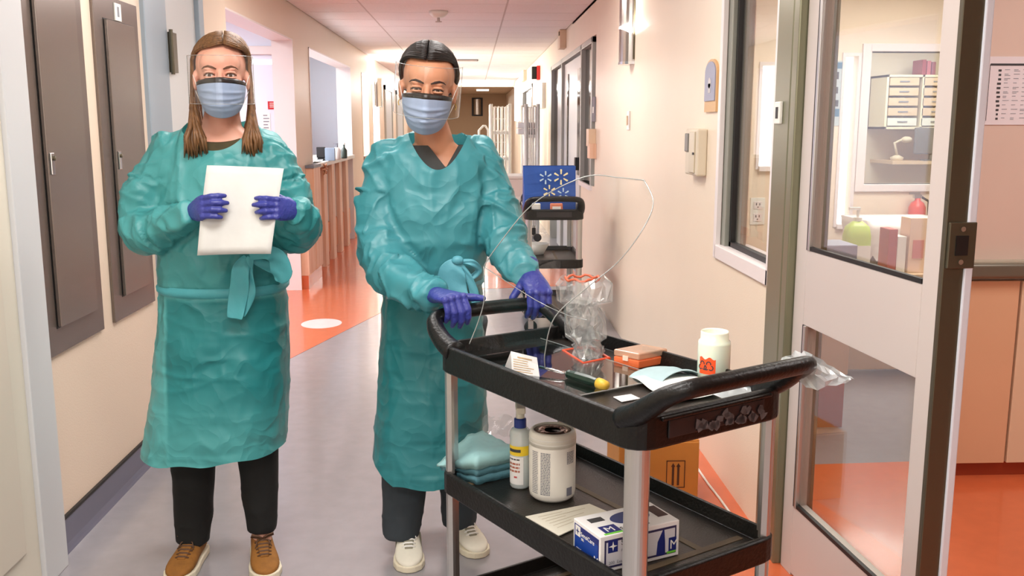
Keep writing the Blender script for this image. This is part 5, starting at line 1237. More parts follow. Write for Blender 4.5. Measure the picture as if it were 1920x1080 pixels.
def make_hair(par, c, R, s, m, style, skinpart=True):
    rr = random.Random(5 if style == 'long' else 8); T = lambda p: c + R @ (Vector(p) * s)
    A_, B_, C_ = .0835, .106, .094; cen = Vector((0, .014, .034)); gg = G()
    def on(tau, phi, k=1.0): # tau: front(-)..back(+), phi from top to the side
        return Vector((A_ * math.sin(phi) * math.cos(tau * .5) * k, B_ * math.sin(tau) * (.35 + .65 * math.cos(phi) ** 2 if tau < 0 else 1) * k, C_ * math.cos(phi) * math.cos(tau * .9) * k)) + cen
    ns = 74
    for side in (-1, 1):
        for i in range(ns):
            f = i / (ns - 1); part = .012 if style == 'long' else -.006
            tau0 = (-.98 if style == 'long' else -1.10) + 2.3 * f; pts = []
            for lay in ((1.0, 1.03) if i % 2 else (1.0,)):
                pts = []
                for k in range(9):
                    w = k / 8; phi = side * (.03 + w * 1.62)
                    tau1 = (-.34 if style == 'long' else -.08) + 1.3 * f if style == 'long' else .05 + 1.25 * f
                    tau = tau0 + (tau1 - tau0) * (w ** .9) - .30 * math.sin(math.pi * min(1, w * 1.25)) * (1 - f) ** 3
                    bulge = 1 + (.035 if style == 'long' else .02) * math.sin(w * 3.1) + rr.uniform(-.006, .006)
                    p = on(tau, phi, bulge * lay); p.x += part * (1 - w); pts.append(p)
                if style == 'long':
                    x = pts[-1].x; y = pts[-1].y; zend = -.205 - .03 * f + rr.uniform(-.015, .01)
                    if f < .40: yy = -.035 + .10 * f + rr.uniform(-.012, .012)
                    else: yy = y * .8
                    fr_ = f < .55; yb = (-.088 + .05 * f + rr.uniform(-.012, .01)) if fr_ else y * .9; xe = side * rr.uniform(.052, .112) if fr_ else x * .9 + rr.uniform(-.02, .02)
                    pts += [Vector((x * 1.04, y * .95, -.045)), Vector((x * 1.03 + rr.uniform(-.006, .006), y * .6 + yb * .35, -.10)), Vector((x * .5 + xe * .5, y * .2 + yb * .75, -.155)), Vector((xe, yb, zend + .02)), Vector((xe + side * rr.uniform(-.008, .008), yb - .002, zend - .018))]
                else:
                    tgt = Vector((side * .018, .105, -.055)); a = pts[-1]
                    pts += [a.lerp(tgt, .4) + Vector((side * .016, .0, -.01)), a.lerp(tgt, .75) + Vector((side * .008, .004, 0)), tgt]
                rb = [.0052 * s] * 9 + ([.0062 * s, .0072 * s, .0078 * s, .007 * s] if style == 'long' else [.0052 * s] * 2); gg.tube([T(p) for p in pts], rb[:len(pts) - 1] + [.0015 * s], 5, flat=((0, 0, 1), .7))
    # under-layer following the skull
    U = 17; rows = []
    for j in range(13):
        phi = -1.62 + 3.24 * j / 12; rows.append([T(on((-.93 if style == 'long' else -1.05) - .22 * math.sin(math.pi * min(1, abs(phi) / 1.3)) * (1 - i / (U - 1)) + (abs(phi) / 1.62) ** 1.5 * (.95 if style == 'long' else 1.2) + (2.5 - (abs(phi) / 1.62) ** 1.5 * .95 - .24) * i / (U - 1), phi, .985)) for i in range(U)])
    gg.grid(rows)
    if style != 'long': gg.ell(T((0, .125, -.06)), [.034 * s, .03 * s, .034 * s])
    h = gg.build('hair', m, par, smooth=True)
    return h
def hand(name, par, wrist, X, Z, side, curls, thumb=((.5, .75, -.35), (.8, .35, -.45)), scale=1.0, spread=.06, mat_=None, cuff=.055):
    X = Vector(X).normalized(); Z = Vector(Z); Z = (Z - X * Z.dot(X)).normalized(); Y = Z.cross(X) * side
    M = Matrix(((X.x, Y.x, Z.x, wrist[0]), (X.y, Y.y, Z.y, wrist[1]), (X.z, Y.z, Z.z, wrist[2]), (0, 0, 0, 1)))
    T = lambda p: M @ (Vector(p) * scale)
    g = G()
    R = []
    for x, w, h, z in ((-cuff, .036, .033, 0), (-.02, .031, .026, 0), (0, .029, .021, 0), (.02, .034, .019, 0), (.05, .041, .017, -.001), (.078, .042, .0145, -.001), (.094, .039, .012, -.003)):
        R.append([T((x, w * math.cos(2 * math.pi * i / 18), z + h * math.sin(2 * math.pi * i / 18))) for i in range(18)])
    g.rings(R)
    g.ell(T((.034, .026, -.010)), [.026 * scale, .018 * scale, .016 * scale], M.to_3x3())
    if cuff > .03: g.tube([T((-cuff, .036 * math.cos(a * math.pi / 9), .033 * math.sin(a * math.pi / 9))) for a in range(18)], .0025, 6, close=True)
    for k, (y, L, r) in enumerate(((.029, .078, .0098), (.0095, .086, .0100), (-.0105, .080, .0096), (-.029, .062, .0086))):
        cu = curls[k] if hasattr(curls[0], '__len__') else curls
        ang = 0; p = Vector((.070, y * .9, -.002)); pts = [p, Vector((.090, y, -.003))]; p = pts[-1].copy(); sp = spread * (1.4 - k) / 1.4
        g.ell(T(p + Vector((0, 0, .002))), [.0115 * scale] * 3)
        for sgm, c_ in zip((.46, .3, .24), cu):
            ang += math.radians(c_); d = Vector((math.cos(ang), math.sin(sp) , -math.sin(ang))).normalized(); q = p + d * L * sgm
            pts += [p.lerp(q, .5), q]; p = q
        g.tube([T(v) for v in pts], [r * scale * f for f in (1.05, 1.08, 1.0, 1.04, .95, .98, .88, .72)][:len(pts)], 12)
        g.ell(T(pts[-1]), [r * .74 * scale] * 3)
    p = Vector((.018, .022, -.008)); pts = [p]
    for L, d in ((.036, thumb[0]), (.034, thumb[0]), (.030, thumb[1])): p = p + Vector(d).normalized() * L; pts.append(p)
    g.tube([T(v) for v in pts], [.015 * scale, .0125 * scale, .0115 * scale, .0088 * scale], 12); g.ell(T(pts[-1]), [.0088 * scale] * 3)
    return organic(g, name, .0026, 3, mat_ or GLOVE, par)
def shoe(par, heel, d, L, upm, solem, lacem, accent=None, seed=1):
    d = Vector((d[0], d[1], 0)).normalized(); n = Vector((-d.y, d.x, 0)); P = lambda s, w, z: (heel[0] + d.x * s * L + n.x * w, heel[1] + d.y * s * L + n.y * w, z)
    prof = [(0.0, .012, .062), (.03, .027, .082), (.12, .034, .092), (.24, .036, .090), (.36, .037, .084), (.5, .040, .073), (.65, .046, .060), (.8, .047, .050), (.92, .037, .042), (.985, .018, .034), (1.0, .006, .026)]
    R = []
    for s, w, h in prof:
        ring = []
        for i in range(16):
            a = 2 * math.pi * i / 16; c, sn = math.cos(a), math.sin(a)
            ring.append(P(s, w * math.copysign(abs(c) ** .8, c), .016 + (h - .016) * (.5 + .5 * math.copysign(abs(sn) ** .8, sn))))
        R.append(ring)
    sh = G().rings(R).build('shoe', upm, par, smooth=True, sub=1)
    R = [[P(s, w * 1.06 + .002, z) for s, w in [(q[0], q[1]) for q in prof] + [(q[0], -q[1]) for q in prof[::-1]]] for z in (.001, .024)]
    # outline ring going round the sole
    out = [P(s * 1.02 - .01, w * 1.07 + .001, 0)[:2] for s, w, h in prof] + [P(s * 1.02 - .01, -w * 1.07 - .001, 0)[:2] for s, w, h in prof[::-1]]
    G().prism(out, .001, .023).build('sole', solem, sh, bevel=.004)
    rn = random.Random(seed)
    hts = lambda s: np.interp(s, [q[0] for q in prof], [q[2] for q in prof])
    G().tube([P(s, 0, float(hts(s)) + .0005) for s in (.32, .44, .58, .74)], [.016, .019, .018, .013], 10, flat=((0, 0, 1), .25)).build('tongue', accent or upm, sh, smooth=True)
    for k in range(5):
        s = .45 + .062 * k; w = .025 - .001 * k
        G().tube([P(s, -w, float(hts(s)) - .004), P(s + .012, -w * .5, float(hts(s)) + .003), P(s + .02, 0, float(hts(s)) + .004), P(s + .012, w * .5, float(hts(s)) + .003), P(s, w, float(hts(s)) - .004)], .0034, 6).build('lace', lacem, sh, smooth=True)
    s = .45; z = float(hts(s)) + .009
    for sg in (-1, 1):
        G().tube([P(s, 0, z), P(s + .02, sg * .016, z + .012), P(s + .0, sg * .034, z + .014), P(s - .03, sg * .036, z + .006), P(s - .01, sg * .016, z + .002), P(s, 0, z)], .003, 6).build('lace_loop', lacem, sh, smooth=True)
        G().tube([P(s, 0, z), P(s + .05, sg * .018, z - .002), P(s + .12, sg * .026, float(hts(s + .12)) + .002)], .0020, 6).build('lace_end', lacem, sh, smooth=True)
    if accent:
        for sg in (-1, 1):
            G().tube([P(.2, sg * .037, .05), P(.34, sg * .039, .055), P(.5, sg * .042, .035)], [.006, .012, .006], 8, flat=((n.x, n.y, 0), .3)).build('side_overlay', accent, sh, smooth=True)
    return sh
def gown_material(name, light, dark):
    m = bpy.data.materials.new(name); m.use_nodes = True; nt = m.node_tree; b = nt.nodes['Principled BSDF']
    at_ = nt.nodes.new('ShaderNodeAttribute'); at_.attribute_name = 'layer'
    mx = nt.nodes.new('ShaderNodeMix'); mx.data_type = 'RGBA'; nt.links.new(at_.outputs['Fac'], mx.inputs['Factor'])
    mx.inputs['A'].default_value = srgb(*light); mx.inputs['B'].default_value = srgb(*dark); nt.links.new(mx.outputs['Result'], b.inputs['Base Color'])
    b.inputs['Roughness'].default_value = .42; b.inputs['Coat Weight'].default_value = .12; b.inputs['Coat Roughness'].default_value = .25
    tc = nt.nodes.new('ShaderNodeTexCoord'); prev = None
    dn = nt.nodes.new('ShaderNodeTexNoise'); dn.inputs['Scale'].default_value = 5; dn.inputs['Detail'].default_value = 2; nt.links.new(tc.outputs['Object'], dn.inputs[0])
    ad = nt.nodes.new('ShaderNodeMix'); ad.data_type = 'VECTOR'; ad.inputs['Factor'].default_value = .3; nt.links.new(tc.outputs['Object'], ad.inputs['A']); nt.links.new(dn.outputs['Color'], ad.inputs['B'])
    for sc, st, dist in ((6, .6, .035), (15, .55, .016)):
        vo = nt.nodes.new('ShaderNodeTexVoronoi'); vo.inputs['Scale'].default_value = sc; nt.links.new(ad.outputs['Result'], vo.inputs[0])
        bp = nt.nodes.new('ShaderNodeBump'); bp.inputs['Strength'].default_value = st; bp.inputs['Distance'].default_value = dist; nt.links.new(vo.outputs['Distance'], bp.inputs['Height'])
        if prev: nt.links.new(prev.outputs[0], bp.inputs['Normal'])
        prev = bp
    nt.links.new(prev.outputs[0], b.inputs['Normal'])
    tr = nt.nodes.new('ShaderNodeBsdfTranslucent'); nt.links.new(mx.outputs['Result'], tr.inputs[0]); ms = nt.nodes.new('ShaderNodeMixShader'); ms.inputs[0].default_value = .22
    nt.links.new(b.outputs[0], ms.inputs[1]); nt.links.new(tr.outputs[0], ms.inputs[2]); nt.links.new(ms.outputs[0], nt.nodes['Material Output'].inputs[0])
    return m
def make_gown(par, rings, arms, neck, hemz, gm, seed, layer, creases, waist, voxel=.0062):
    """rings: (cx, cy, z, rx, ry); arms: [(points, radii)]"""
    g = G(); R = []
    for (cx, cy, z, rx, ry) in rings: R.append(se_ring(cx, cy, z, rx, ry, 48, 2.3))
    g.rings(R)
    for pts, rad in arms:
        Q = cr(pts, 5); rq = np.interp(np.linspace(0, len(pts) - 1, len(Q)), range(len(pts)), rad); g.tube(Q, list(rq), 22)
        for k in range(len(pts) - 1): g.ell(pts[k], [rad[k]] * 3)
    segs = []
    for pts, rad in arms:
        for k in range(len(pts) - 1): segs.append((np.array(pts[k]), np.array(pts[k + 1]), rad[k], rad[k + 1]))
    zs = np.array([r[2] for r in rings])[::-1]; cxs = np.array([r[0] for r in rings])[::-1]; rxs = np.array([r[3] for r in rings])[::-1]
    def post(V, N):
        d = np.zeros(len(V)); best = np.full(len(V), 9.); field = np.zeros(len(V)); fine = np.zeros(len(V))
        for j, (a, b, ra, rb) in enumerate(segs):
            ab = b - a; L = np.linalg.norm(ab); ax = ab / L; t = ((V - a) @ ax).clip(0, L); dist = np.linalg.norm(V - a - t[:, None] * ax, axis=1) / (ra + (rb - ra) * t / L)
            al = V @ ax; pe = V - al[:, None] * ax
            tw = vnoise(V * 5, seed + 60)[:, None] * .9; q = pe * 8.5 + ax * (al[:, None] * 9.5 + tw); f = ridge(q, seed, 1.1); q2 = pe * 14.0 + ax * (al[:, None] * 21.0 + tw * 2); f2 = ridge(q2, seed + 40, .9)
            m = dist < best; best[m] = dist[m]; field[m] = f[m]; fine[m] = f2[m]
        warm = np.clip((1.35 - best) / .3, 0, 1)
        xe = np.abs(V[:, 0] - np.interp(V[:, 2], zs, cxs)) / np.interp(V[:, 2], zs, rxs); inside = (xe < .85) & (V[:, 1] > rings[2][1] - .16)
        top = V[:, 2] > waist
        torso = ridge(V * np.array([7., 5., 3.2]) + np.array([0, 0, 1]) * V[:, :1] * 2.5, seed + 7, .7) * .6 + ridge(V * np.array([13., 9., 6.]), seed + 9, .6) * .25
        skirt = ridge(V * np.array([5.5, 5., 1.1]), seed + 11, .5) * .42 + ridge(V * np.array([9., 7., 8.]), seed + 13, .8) * .30 + ridge(V * np.array([5., 4., 15.]), seed + 17, .8) * .22
        torso += ridge(V * np.array([22., 16., 12.]), seed + 19, .8) * .16
        body = np.where(top, torso * .0185, skirt * .010)
        nearw = np.exp(-((V[:, 2] - waist) / .055) ** 2)
        body += nearw * (ridge(V * np.array([4., 4., 30.]), seed + 15, .4) * .007)
        arm = (field - .1) * .0165 + fine * .0075
        disp = body * (1 - warm) + arm * warm
        # packing creases pressed into the skirt
        front = (V[:, 1] < rings[-1][1]) & (V[:, 2] < waist - .02)
        cz = np.zeros(len(V))
        for z0, amp in creases[0]: dz = V[:, 2] - z0 - .008 * np.sin(V[:, 0] * 9 + z0 * 7); cz += amp * np.clip(1 - np.abs(dz) / .012, 0, 1)
        for x0, amp in creases[1]: dx = V[:, 0] - x0 - .006 * np.sin(V[:, 2] * 7); cz += amp * np.clip(1 - np.abs(dx) / .010, 0, 1)
        disp += cz * front * (.15 + .35 * np.clip(.5 + vnoise(V * 6, seed + 30), 0, 1))
        # no swelling at the cuffs
        for pts, rad in arms:
            dd = np.linalg.norm(V - np.array(pts[-1]), axis=1); disp *= np.clip(dd / .05, .35, 1)
        disp = .0125 * np.tanh(disp / .0125)
        return V + N * disp[:, None]
    def cut(V, N):
        return np.maximum(neck(V), hemz(V) - V[:, 2])
    return organic(g, 'isolation_gown', voxel, 2, gm, par, post, cut, layer)
def ribbon(par, pts, w, nrm, m, name, thick=.0015):
    P = cr(pts, 5); ws = np.interp(np.linspace(0, len(w) - 1, len(P)), range(len(w)), w); gg = G(); rows = []
    nrm = Vector(nrm)
    for i, p in enumerate(P):
        t = (P[min(i + 1, len(P) - 1)] - P[max(i - 1, 0)]).normalized(); s = t.cross(nrm).normalized()
        rows.append([p + s * ws[i] * u + nrm * (.004 * math.sin(u * 4 + i * .8)) for u in (-1, -.5, 0, .5, 1)])
    gg.grid(rows); return gg.build(name, m, par, smooth=True, solid=thick, sub=1)

# ------------------------------------------------------------------ person holding the paper
Y1 = 2.98
S1 = lambda px, py, y=Y1: at(px, py, y=y)
def R3(roll=0, pitch=0, yaw=0): return (Matrix.Rotation(math.radians(yaw), 3, 'Z') @ Matrix.Rotation(math.radians(pitch), 3, 'X') @ Matrix.Rotation(math.radians(roll), 3, 'Y'))
hc1 = S1(415, 142, 2.95); RH1 = R3(0, 2, 12)
f1 = Vector((S1(425, 1000).x, Y1, 0))
pp = [S1(388, 310, 2.70), S1(532, 316, 2.70), S1(508, 476, 2.66), S1(370, 479, 2.66)]
Wr1 = S1(362, 396, 2.725); Wl1 = S1(556, 394, 2.735)
def make_body(label, cat, base, headc, RH, s, torso, legs, arms, skin):
    g = G(); head_prims(g, headc, RH, s)
    n0 = headc + RH @ Vector((0, .015, -.07)); nb = Vector(torso[0][:3])
    g.tube([n0, n0.lerp(nb, .5), nb + Vector((0, 0, -.02))], [.054, .052, .062], 18)
    g.rings([se_ring(*r, n=32, e=2.3) for r in torso])
    for pts, rad in legs + arms:
        Q = cr(pts, 4); rq = np.interp(np.linspace(0, len(pts) - 1, len(Q)), range(len(pts)), rad); g.tube(Q, list(rq), 16)
        for p, r in zip(pts, rad): g.ell(p, [r] * 3)
    o = organic(g, 'person', .0042, 3, skin, None)
    # put the origin between the feet
    me = o.data; me.transform(Matrix.Translation(-Vector(base))); o.location = base; WL[o.name] = Vector(base); tag(o, label, cat, 'people in isolation gowns')
    return o
nk = S1(414, 232)
torso1 = [(nk.x, Y1 + .01, nk.z, .05, .05), (nk.x, Y1 + .01, nk.z - .05, .11, .06), (nk.x, Y1, nk.z - .10, .155, .085), (nk.x, Y1, 1.2, .14, .095), (nk.x, Y1, 1.02, .12, .09), (nk.x, Y1, .88, .155, .11), (nk.x, Y1 + .01, .80, .13, .10)]
aL = S1(364, 1020, 2.98); aR = S1(490, 1003, 2.98)
legs1 = [([Vector((nk.x - .08, Y1, .84)), S1(364, 800), Vector((aL.x, Y1, .30)), Vector((aL.x, aL.y, .10)), Vector((aL.x, aL.y - .05, .03))], [.085, .065, .05, .032, .020]),
         ([Vector((nk.x + .08, Y1, .84)), S1(480, 790), Vector((aR.x, Y1, .30)), Vector((aR.x, aR.y, .10)), Vector((aR.x + .03, aR.y - .05, .03))], [.085, .065, .05, .032, .020])]
armR1 = [S1(312, 285), S1(272, 360, 2.96), S1(262, 432, 2.93), S1(306, 440, 2.85), S1(352, 408, 2.74)]
armL1 = [S1(508, 288), S1(535, 360, 2.97), S1(547, 425, 2.94), S1(556, 428, 2.86), S1(552, 404, 2.80)]
arms1 = [([*armR1[:-1], Wr1], [.05, .042, .036, .028, .017]), ([*armL1[:-1], Wl1], [.05, .042, .036, .028, .017])]
P1 = make_body('person standing at left in teal gown holding a sheet of paper', 'person', f1, hc1, RH1, .97, torso1, legs1, arms1, SKIN1)
face_bits(P1, hc1, RH1, .97, BROW, 0, .3)
make_mask(P1, hc1, RH1, .97, .3)
make_shield(P1, hc1, RH1, .97, -.085, .058, .012, 0)
make_hair(P1, hc1, RH1, .985, HAIR1, 'long')
# collar of the scrub
g = G(); g.rings([se_ring(nk.x, Y1 - .004, z, rx, ry, 32, 2.1, t_) for z, rx, ry, t_ in ((nk.z - .105, .115, .092, .25), (nk.z - .06, .098, .085, .3), (nk.z - .035, .080, .072, .35), (nk.z - .033, .074, .066, .35), (nk.z - .06, .06, .055, .3))], cap0=False, cap1=False)
g.build('scrub_collar', OLIVE, P1, smooth=True, solid=.003)
gy = Y1 + .005
def rg(xl, xr, py, ry, dy=0): a, b = S1(xl, py), S1(xr, py); return ((a.x + b.x) / 2, gy + dy, a.z, (b.x - a.x) / 2, ry)
rings1 = [rg(356, 474, 224, .078), rg(345, 484, 234, .085), rg(320, 508, 256, .095), rg(296, 528, 285, .11), rg(292, 534, 320, .125, -.005), rg(296, 538, 380, .15, -.01), rg(300, 538, 440, .16, -.01), rg(300, 540, 490, .16), rg(304, 534, 520, .148), rg(304, 534, 538, .146), rg(302, 538, 560, .155), rg(297, 540, 640, .175), rg(289, 540, 720, .185), rg(277, 537, 800, .195), rg(266, 532, 862, .20), rg(262, 530, 895, .20)]
sl1 = [([S1(318, 290), S1(290, 345, 2.96), S1(268, 418, 2.93), S1(298, 432, 2.86), S1(334, 414, 2.78), S1(358, 398, 2.715)], [.068, .078, .078, .070, .050, .033]),
       ([S1(505, 292), S1(530, 350, 2.97), S1(540, 415, 2.94), S1(554, 428, 2.87), S1(562, 408, 2.79), S1(552, 396, 2.715)], [.07, .078, .084, .074, .052, .034])]
zc = S1(414, 281).z; ze = S1(350, 236).z
neck1 = lambda V: np.minimum(V[:, 2] - (zc + (ze - zc) * np.abs((V[:, 0] - nk.x) / .108) ** 2.2 + np.clip(V[:, 1] - (Y1 - .05), 0, 1) * .55), .135 - np.abs(V[:, 0] - nk.x))
hz_l, hz_c, hz_r = S1(262, 868, 2.86).z, S1(345, 879, 2.79).z, S1(530, 856, 2.84).z; hx_l, hx_c, hx_r = S1(262, 868).x, S1(345, 879).x, S1(530, 856).x
hem1 = lambda V: np.interp(V[:, 0], [hx_l, hx_c, hx_r], [hz_l, hz_c, hz_r]) + .004 * np.sin(V[:, 0] * 40)
GOWN1 = gown_material('gown_teal_light', (96, 186, 186), (22, 130, 134))
xa1 = S1(337, 700).x; wz1 = S1(400, 530).z
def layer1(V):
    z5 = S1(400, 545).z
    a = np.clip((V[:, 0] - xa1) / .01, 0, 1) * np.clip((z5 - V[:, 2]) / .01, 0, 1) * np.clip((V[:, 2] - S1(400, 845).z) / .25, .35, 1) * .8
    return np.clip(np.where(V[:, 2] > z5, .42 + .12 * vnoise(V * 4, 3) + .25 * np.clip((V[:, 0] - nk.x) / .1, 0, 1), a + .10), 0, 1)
ax1 = S1(447, 700).x
creases1 = ([(S1(400, 608).z, .006), (S1(400, 682).z, .007), (S1(400, 752).z, .008), (S1(400, 828).z, .007)], [(ax1, .008), (xa1, .006), (S1(395, 700).x, .003)])
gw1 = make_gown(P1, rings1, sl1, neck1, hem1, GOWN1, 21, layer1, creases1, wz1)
GT1 = mat('gown_tie', (70, 160, 168), .5, bump=.4, bscale=22)
yf = Y1 - .165
ribbon(gw1, [S1(466, 484, yf - .02), S1(452, 505, yf - .03), S1(448, 545, yf - .025), S1(440, 598, yf - .03)], [.016, .026, .030, .024], (0, -1, 0), GT1, 'waist_tie')
ribbon(gw1, [S1(470, 482, yf - .03), S1(462, 510, yf - .02), S1(466, 550, yf - .02), S1(452, 592, yf - .02)], [.01, .02, .022, .012], (0, -1, 0), GT1, 'waist_tie')
ribbon(gw1, [S1(468, 482, yf - .03), S1(500, 474, yf - .05), S1(520, 484, yf - .04), S1(528, 512, yf - .03), S1(524, 530, yf - .02)], [.010, .020, .028, .034, .012], (0, -1, .1), GT1, 'tie_loop')
ribbon(gw1, [S1(470, 486, yf - .02), S1(505, 500, yf - .0), S1(530, 508, yf + .01), S1(548, 512, yf + .02)], [.008, .016, .02, .008], (0, -1, .2), GT1, 'tie_loop')
gg = G(); bz = S1(400, 533).z; gg.rings([se_ring((rings1[9][0]), gy, bz + dz, rings1[9][3] + rx, .150 + rx, 48, 2.3, .03) for dz, rx in ((-.016, .002), (-.008, .010), (.004, .011), (.014, .003))], cap0=False, cap1=False); gg.build('belt', GT1, gw1, smooth=True)
hand('nitrile_glove', P1, Wr1, (.56, -.78, .20), (-.80, -.56, .1), 1, ((22, 44, 24), (24, 46, 24), (26, 48, 24), (28, 46, 24)), ((.35, .5, -.9), (.5, .1, -.9)), .88, cuff=.03)
hand('nitrile_glove', P1, Wl1, (-.54, -.80, .14), (.82, -.54, .1), -1, ((22, 46, 26), (20, 44, 26), (26, 50, 26), (28, 48, 26)), ((.35, .5, -.9), (.5, .1, -.9)), .84, cuff=.02)
def trousers(par, pants, m, folds=.004, seed=5):
    g = G()
    for pts, rad in pants:
        Q = cr(pts, 5); rq = np.interp(np.linspace(0, len(pts) - 1, len(Q)), range(len(pts)), rad); g.tube(Q, list(rq), 24)
    lo = min(p.z for pts, r in pants for p in pts)
    def post(V, N): return V + N * (ridge(V * np.array([8., 8., 3.]), seed, .6) * folds + ridge(V * np.array([10., 10., 18.]), seed + 2, .5) * folds * .5)[:, None]
    return organic(g, 'trousers', .006, 2, m, par, post)
trousers(P1, [([Vector((nk.x - .07, Y1, .80)), S1(364, 800), S1(364, 900), S1(362, 1013)], [.10, .078, .068, .052]), ([Vector((nk.x + .07, Y1, .80)), S1(480, 790), S1(487, 900), S1(490, 993)], [.10, .075, .062, .046])], BLACKC)
shoe(P1, (aL.x + .002, aL.y + .07), (-.06, -1), .25, SUEDE, SOLEW, LACE1, seed=2)
shoe(P1, (aR.x - .02, aR.y + .07), (.30, -1), .25, SUEDE, SOLEW, LACE1, seed=3)
# sheet of paper held by the first person
rows = []
for j in range(12):
    v = j / 11; row = []
    for i in range(12):
        u = i / 11; p = pp[0].lerp(pp[1], u).lerp(pp[3].lerp(pp[2], u), v); row.append(p + Vector((0, .018 * math.sin(u * math.pi) * (1 - .3 * v) - .008 * math.sin(v * 3), .0)))
    rows.append(row)
gg = G(); gg.grid(rows); o = gg.build('paper_sheet', mat('sheet_paper', (208, 210, 206), .8, var=.05, scale=12, bump=.5, bscale=9, trans=0), loc=tuple(pp[3]), smooth=True, solid=.0008); tag(o, 'white sheet of paper held up in both blue gloves', 'paper')

# ------------------------------------------------------------------ person pushing the cart
Y2 = 3.02
S2 = lambda px, py, y=Y2: at(px, py, y=y)
hc2 = S2(803, 163, 2.86); RH2 = R3(5, 8, 0)
f2 = Vector((S2(800, 1000).x, Y2, 0))
def C2W(x, y, z): return CM @ Vector((x, y, z))
barR = C2W(.085, CL + .106, .928); barL = C2W(.375, CL + .100, .928)
n2 = S2(815, 262, 2.93)
dR = Vector((.52, -.84, .06)).normalized(); dL = Vector((.22, -.78, -.45)).normalized()
Wr2 = barR - dR * .062 + Vector((0, 0, .030)); Wl2 = barL - dL * .066 + Vector((0, 0, .030))
torso2 = [(n2.x, 2.93, n2.z, .05, .05), (n2.x, 2.94, n2.z - .05, .115, .065), (n2.x, 2.95, n2.z - .10, .155, .09), (n2.x - .01, 2.98, 1.18, .14, .10), (n2.x - .01, 3.0, 1.0, .12, .09), (n2.x - .02, 3.03, .88, .15, .11), (n2.x - .02, 3.03, .80, .13, .10)]
bL = S2(765, 1010, 3.02); bR = S2(862, 990, 3.10)
legs2 = [([Vector((n2.x - .09, 3.03, .84)), Vector((bL.x, 3.0, .48)), Vector((bL.x, 3.02, .28)), Vector((bL.x, bL.y, .09)), Vector((bL.x, bL.y - .05, .03))], [.085, .065, .05, .032, .020]),
         ([Vector((n2.x + .06, 3.03, .84)), Vector((bR.x - .01, 3.05, .48)), Vector((bR.x, 3.09, .28)), Vector((bR.x, bR.y, .09)), Vector((bR.x + .03, bR.y - .05, .03))], [.085, .065, .05, .032, .020])]
arms2 = [([S2(740, 308, 2.95), S2(718, 390, 2.92), S2(720, 480, 2.86), (S2(770, 540, 2.72)), Wr2], [.05, .042, .036, .028, .017]), ([S2(892, 300, 2.95), S2(928, 380, 2.92), S2(958, 450, 2.86), S2(985, 510, 2.78), Wl2], [.05, .042, .036, .028, .017])]
P2 = make_body('dark haired person in teal gown pushing the black cart', 'person', f2, hc2, RH2, 1.0, torso2, legs2, arms2, SKIN2)
face_bits(P2, hc2, RH2, 1.0, BROW2, -.0, .9)
make_mask(P2, hc2, RH2, 1.0, 1.3)
make_shield(P2, hc2, RH2, 1.0, -.075, .068, .004, 0)
make_hair(P2, hc2, RH2, 1.0, HAIR2, 'back')
for sx in (-1, 1): G().tube([hc2 + RH2 @ Vector(p) for p in ((sx * .083, .012, -.045), (sx * .087, .02, -.054), (sx * .084, .012, -.062))], .0016, 6).build('earring', GOLD, P2, smooth=True)
# charcoal scrub with a V neck
g = G(); g.rings([se_ring(*r, n=36, e=2.3) for r in [(n2.x, 2.937, n2.z - .012, .085, .068), (n2.x, 2.94, n2.z - .05, .125, .078), (n2.x, 2.95, n2.z - .10, .16, .098), (n2.x - .01, 2.98, 1.18, .147, .107)]])
vz0, vz1 = S2(826, 314, 2.87).z, S2(800, 246, 2.87).z; vx = S2(836, 300, 2.87).x
def cut2(V, N):
    w = (V[:, 2] - vz0) / (vz1 - vz0)
    return np.maximum(np.maximum(np.minimum(np.minimum(2.93 - V[:, 1], V[:, 0] - vx + .085 * w), .062 * w - (V[:, 0] - vx)), V[:, 2] - n2.z + .016), 1.2 - V[:, 2])
o = organic(g, 'scrub_top', .005, 2, CHARC, P2, None, cut2)
def rg2(xl, xr, py, ry, y): a, b = S2(xl, py, y), S2(xr, py, y); return ((a.x + b.x) / 2, y + .005, a.z, (b.x - a.x) / 2, ry)
rings2 = [rg2(764, 872, 250, .085, 2.94), rg2(742, 892, 265, .092, 2.94), rg2(716, 918, 288, .108, 2.94), rg2(706, 926, 325, .125, 2.945), rg2(712, 922, 390, .15, 2.95), rg2(718, 915, 450, .158, 2.96), rg2(720, 908, 495, .156, 2.98), rg2(722, 903, 522, .148, 3.0), rg2(722, 903, 545, .146, 3.01), rg2(718, 906, 580, .155, 3.02), rg2(712, 911, 660, .175, 3.03), rg2(706, 912, 760, .185, 3.03), rg2(699, 912, 850, .192, 3.03), rg2(695, 908, 905, .195, 3.03), rg2(694, 908, 945, .195, 3.03)]
sl2 = [([S2(735, 302, 2.95), S2(716, 370, 2.93), S2(716, 450, 2.89), S2(742, 515, 2.80), Wr2 - dR * .085 + Vector((0, 0, .004)), Wr2 - dR * .008], [.07, .076, .080, .072, .054, .037]),
       ([S2(898, 298, 2.95), S2(925, 370, 2.93), S2(942, 440, 2.88), S2(964, 490, 2.82), S2(984, 508, 2.76), Wl2 - dL * .012], [.066, .070, .072, .062, .05, .035])]
zc2 = S2(822, 318, 2.84).z; ze2 = S2(765, 248, 2.9).z; xn2 = S2(822, 300, 2.87).x
neck2 = lambda V: np.minimum(V[:, 2] - (zc2 + (ze2 - zc2) * np.abs((V[:, 0] - xn2) / .093) ** 2.0 + np.clip(V[:, 1] - 2.90, 0, 1) * .7), .12 - np.abs(V[:, 0] - xn2))
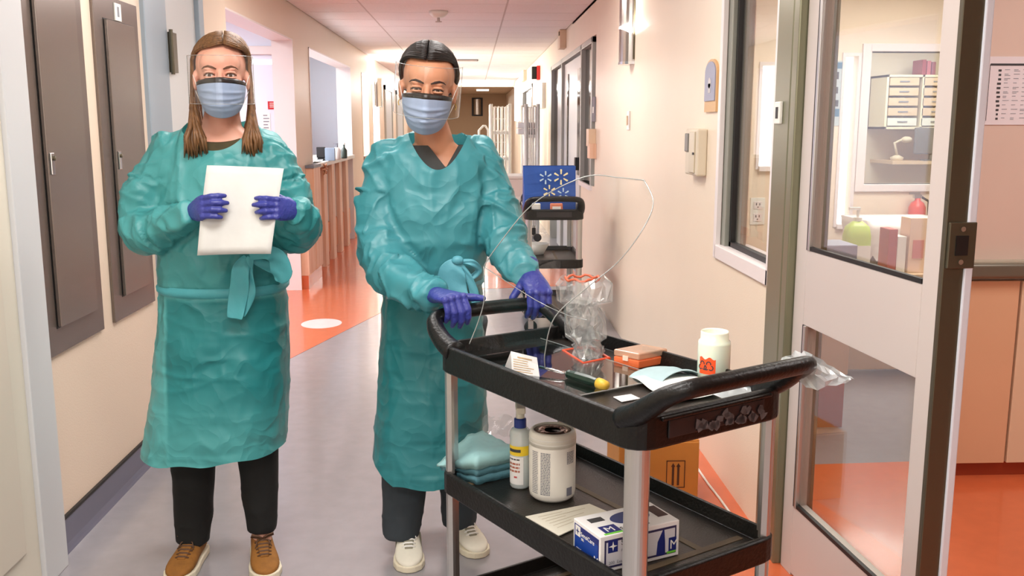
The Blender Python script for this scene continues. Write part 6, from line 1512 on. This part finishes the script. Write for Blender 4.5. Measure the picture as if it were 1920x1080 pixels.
h2 = [(S2(697, 882, 2.9).x, S2(697, 878, 2.9).z), (S2(735, 915, 2.85).x, S2(735, 915, 2.85).z), (S2(812, 920, 2.85).x, S2(812, 919, 2.85).z), (S2(905, 900, 2.9).x, S2(905, 905, 2.9).z)]
hem2 = lambda V: np.interp(V[:, 0], [a for a, b in h2], [b for a, b in h2]) + .003 * np.sin(V[:, 0] * 50)
GOWN2 = gown_material('gown_teal_deep', (88, 172, 184), (18, 122, 126))
wz2 = S2(800, 535).z
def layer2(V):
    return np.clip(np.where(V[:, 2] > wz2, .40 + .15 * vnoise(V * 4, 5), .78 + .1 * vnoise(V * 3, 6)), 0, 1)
creases2 = ([(S2(800, 640).z, .005), (S2(800, 735).z, .006), (S2(800, 800).z, .006), (S2(800, 865).z, .005)], [(S2(738, 700).x, .006), (S2(812, 700).x, .006)])
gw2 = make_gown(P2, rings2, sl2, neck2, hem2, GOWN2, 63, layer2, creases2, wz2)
GT2 = mat('gown_tie_blue', (92, 168, 184), .5, bump=.4, bscale=22)
yf = 3.0 - .165
gg = G(); gg.rings([se_ring(rings2[8][0], 3.01, S2(800, 520).z + dz, rings2[8][3] + rx, .150 + rx, 48, 2.3, .03) for dz, rx in ((-.016, .002), (-.008, .010), (.004, .011), (.014, .003))], cap0=False, cap1=False); gg.build('belt', GT2, gw2, smooth=True)
ribbon(gw2, [S2(858, 488, yf - .03), S2(849, 506, yf - .04), S2(846, 535, yf - .035), S2(850, 562, yf - .04)], [.010, .040, .048, .050], (0, -1, 0), GT2, 'waist_tie')
ribbon(gw2, [S2(860, 490, yf - .03), S2(885, 492, yf - .04), S2(898, 508, yf - .02), S2(880, 520, yf - .02), S2(862, 500, yf - .03)], [.005, .010, .011, .009, .005], (0, -1, .1), GT2, 'tie_loop')
ribbon(gw2, [S2(858, 490, yf - .03), S2(876, 515, yf - .03), S2(888, 545, yf - .03), S2(893, 570, yf - .03)], [.005, .011, .014, .014], (0, -1, 0), GT2, 'waist_tie')
G().ell(S2(858, 488, yf - .035), [.018, .012, .014]).build('tie_knot', GT2, gw2, smooth=True)
hand('nitrile_glove', P2, Wr2, dR, (.0, -.15, 1), 1, ((66, 34, 24), (70, 34, 24), (72, 34, 24), (72, 32, 24)), ((.55, .75, -.1), (.85, .5, -.1)), 1.0, .03, cuff=.04)
hand('nitrile_glove', P2, Wl2, dL, (.1, -.3, 1), -1, ((52, 34, 24), (54, 34, 24), (56, 34, 24), (56, 32, 24)), ((.7, .7, -.45), (.75, .3, -.7)), 1.0, .03, cuff=.04)
trousers(P2, [([Vector((n2.x - .08, 3.03, .80)), Vector((bL.x, 3.0, .48)), S2(757, 930, 3.0), S2(752, 1004, 3.0)], [.10, .082, .072, .060]), ([Vector((n2.x + .06, 3.03, .80)), Vector((bR.x - .01, 3.05, .48)), S2(862, 920, 3.08), S2(860, 980, 3.09)], [.10, .08, .068, .058])], SLATEC)
shoe(P2, (bL.x - .005, bL.y + .08), (.08, -1), .255, SNEAK, SOLEW, LACEW, SNEAKG, seed=4)
shoe(P2, (bR.x - .02, bR.y + .08), (.38, -1), .255, SNEAK, SOLEW, LACEW, SNEAKG, seed=5)
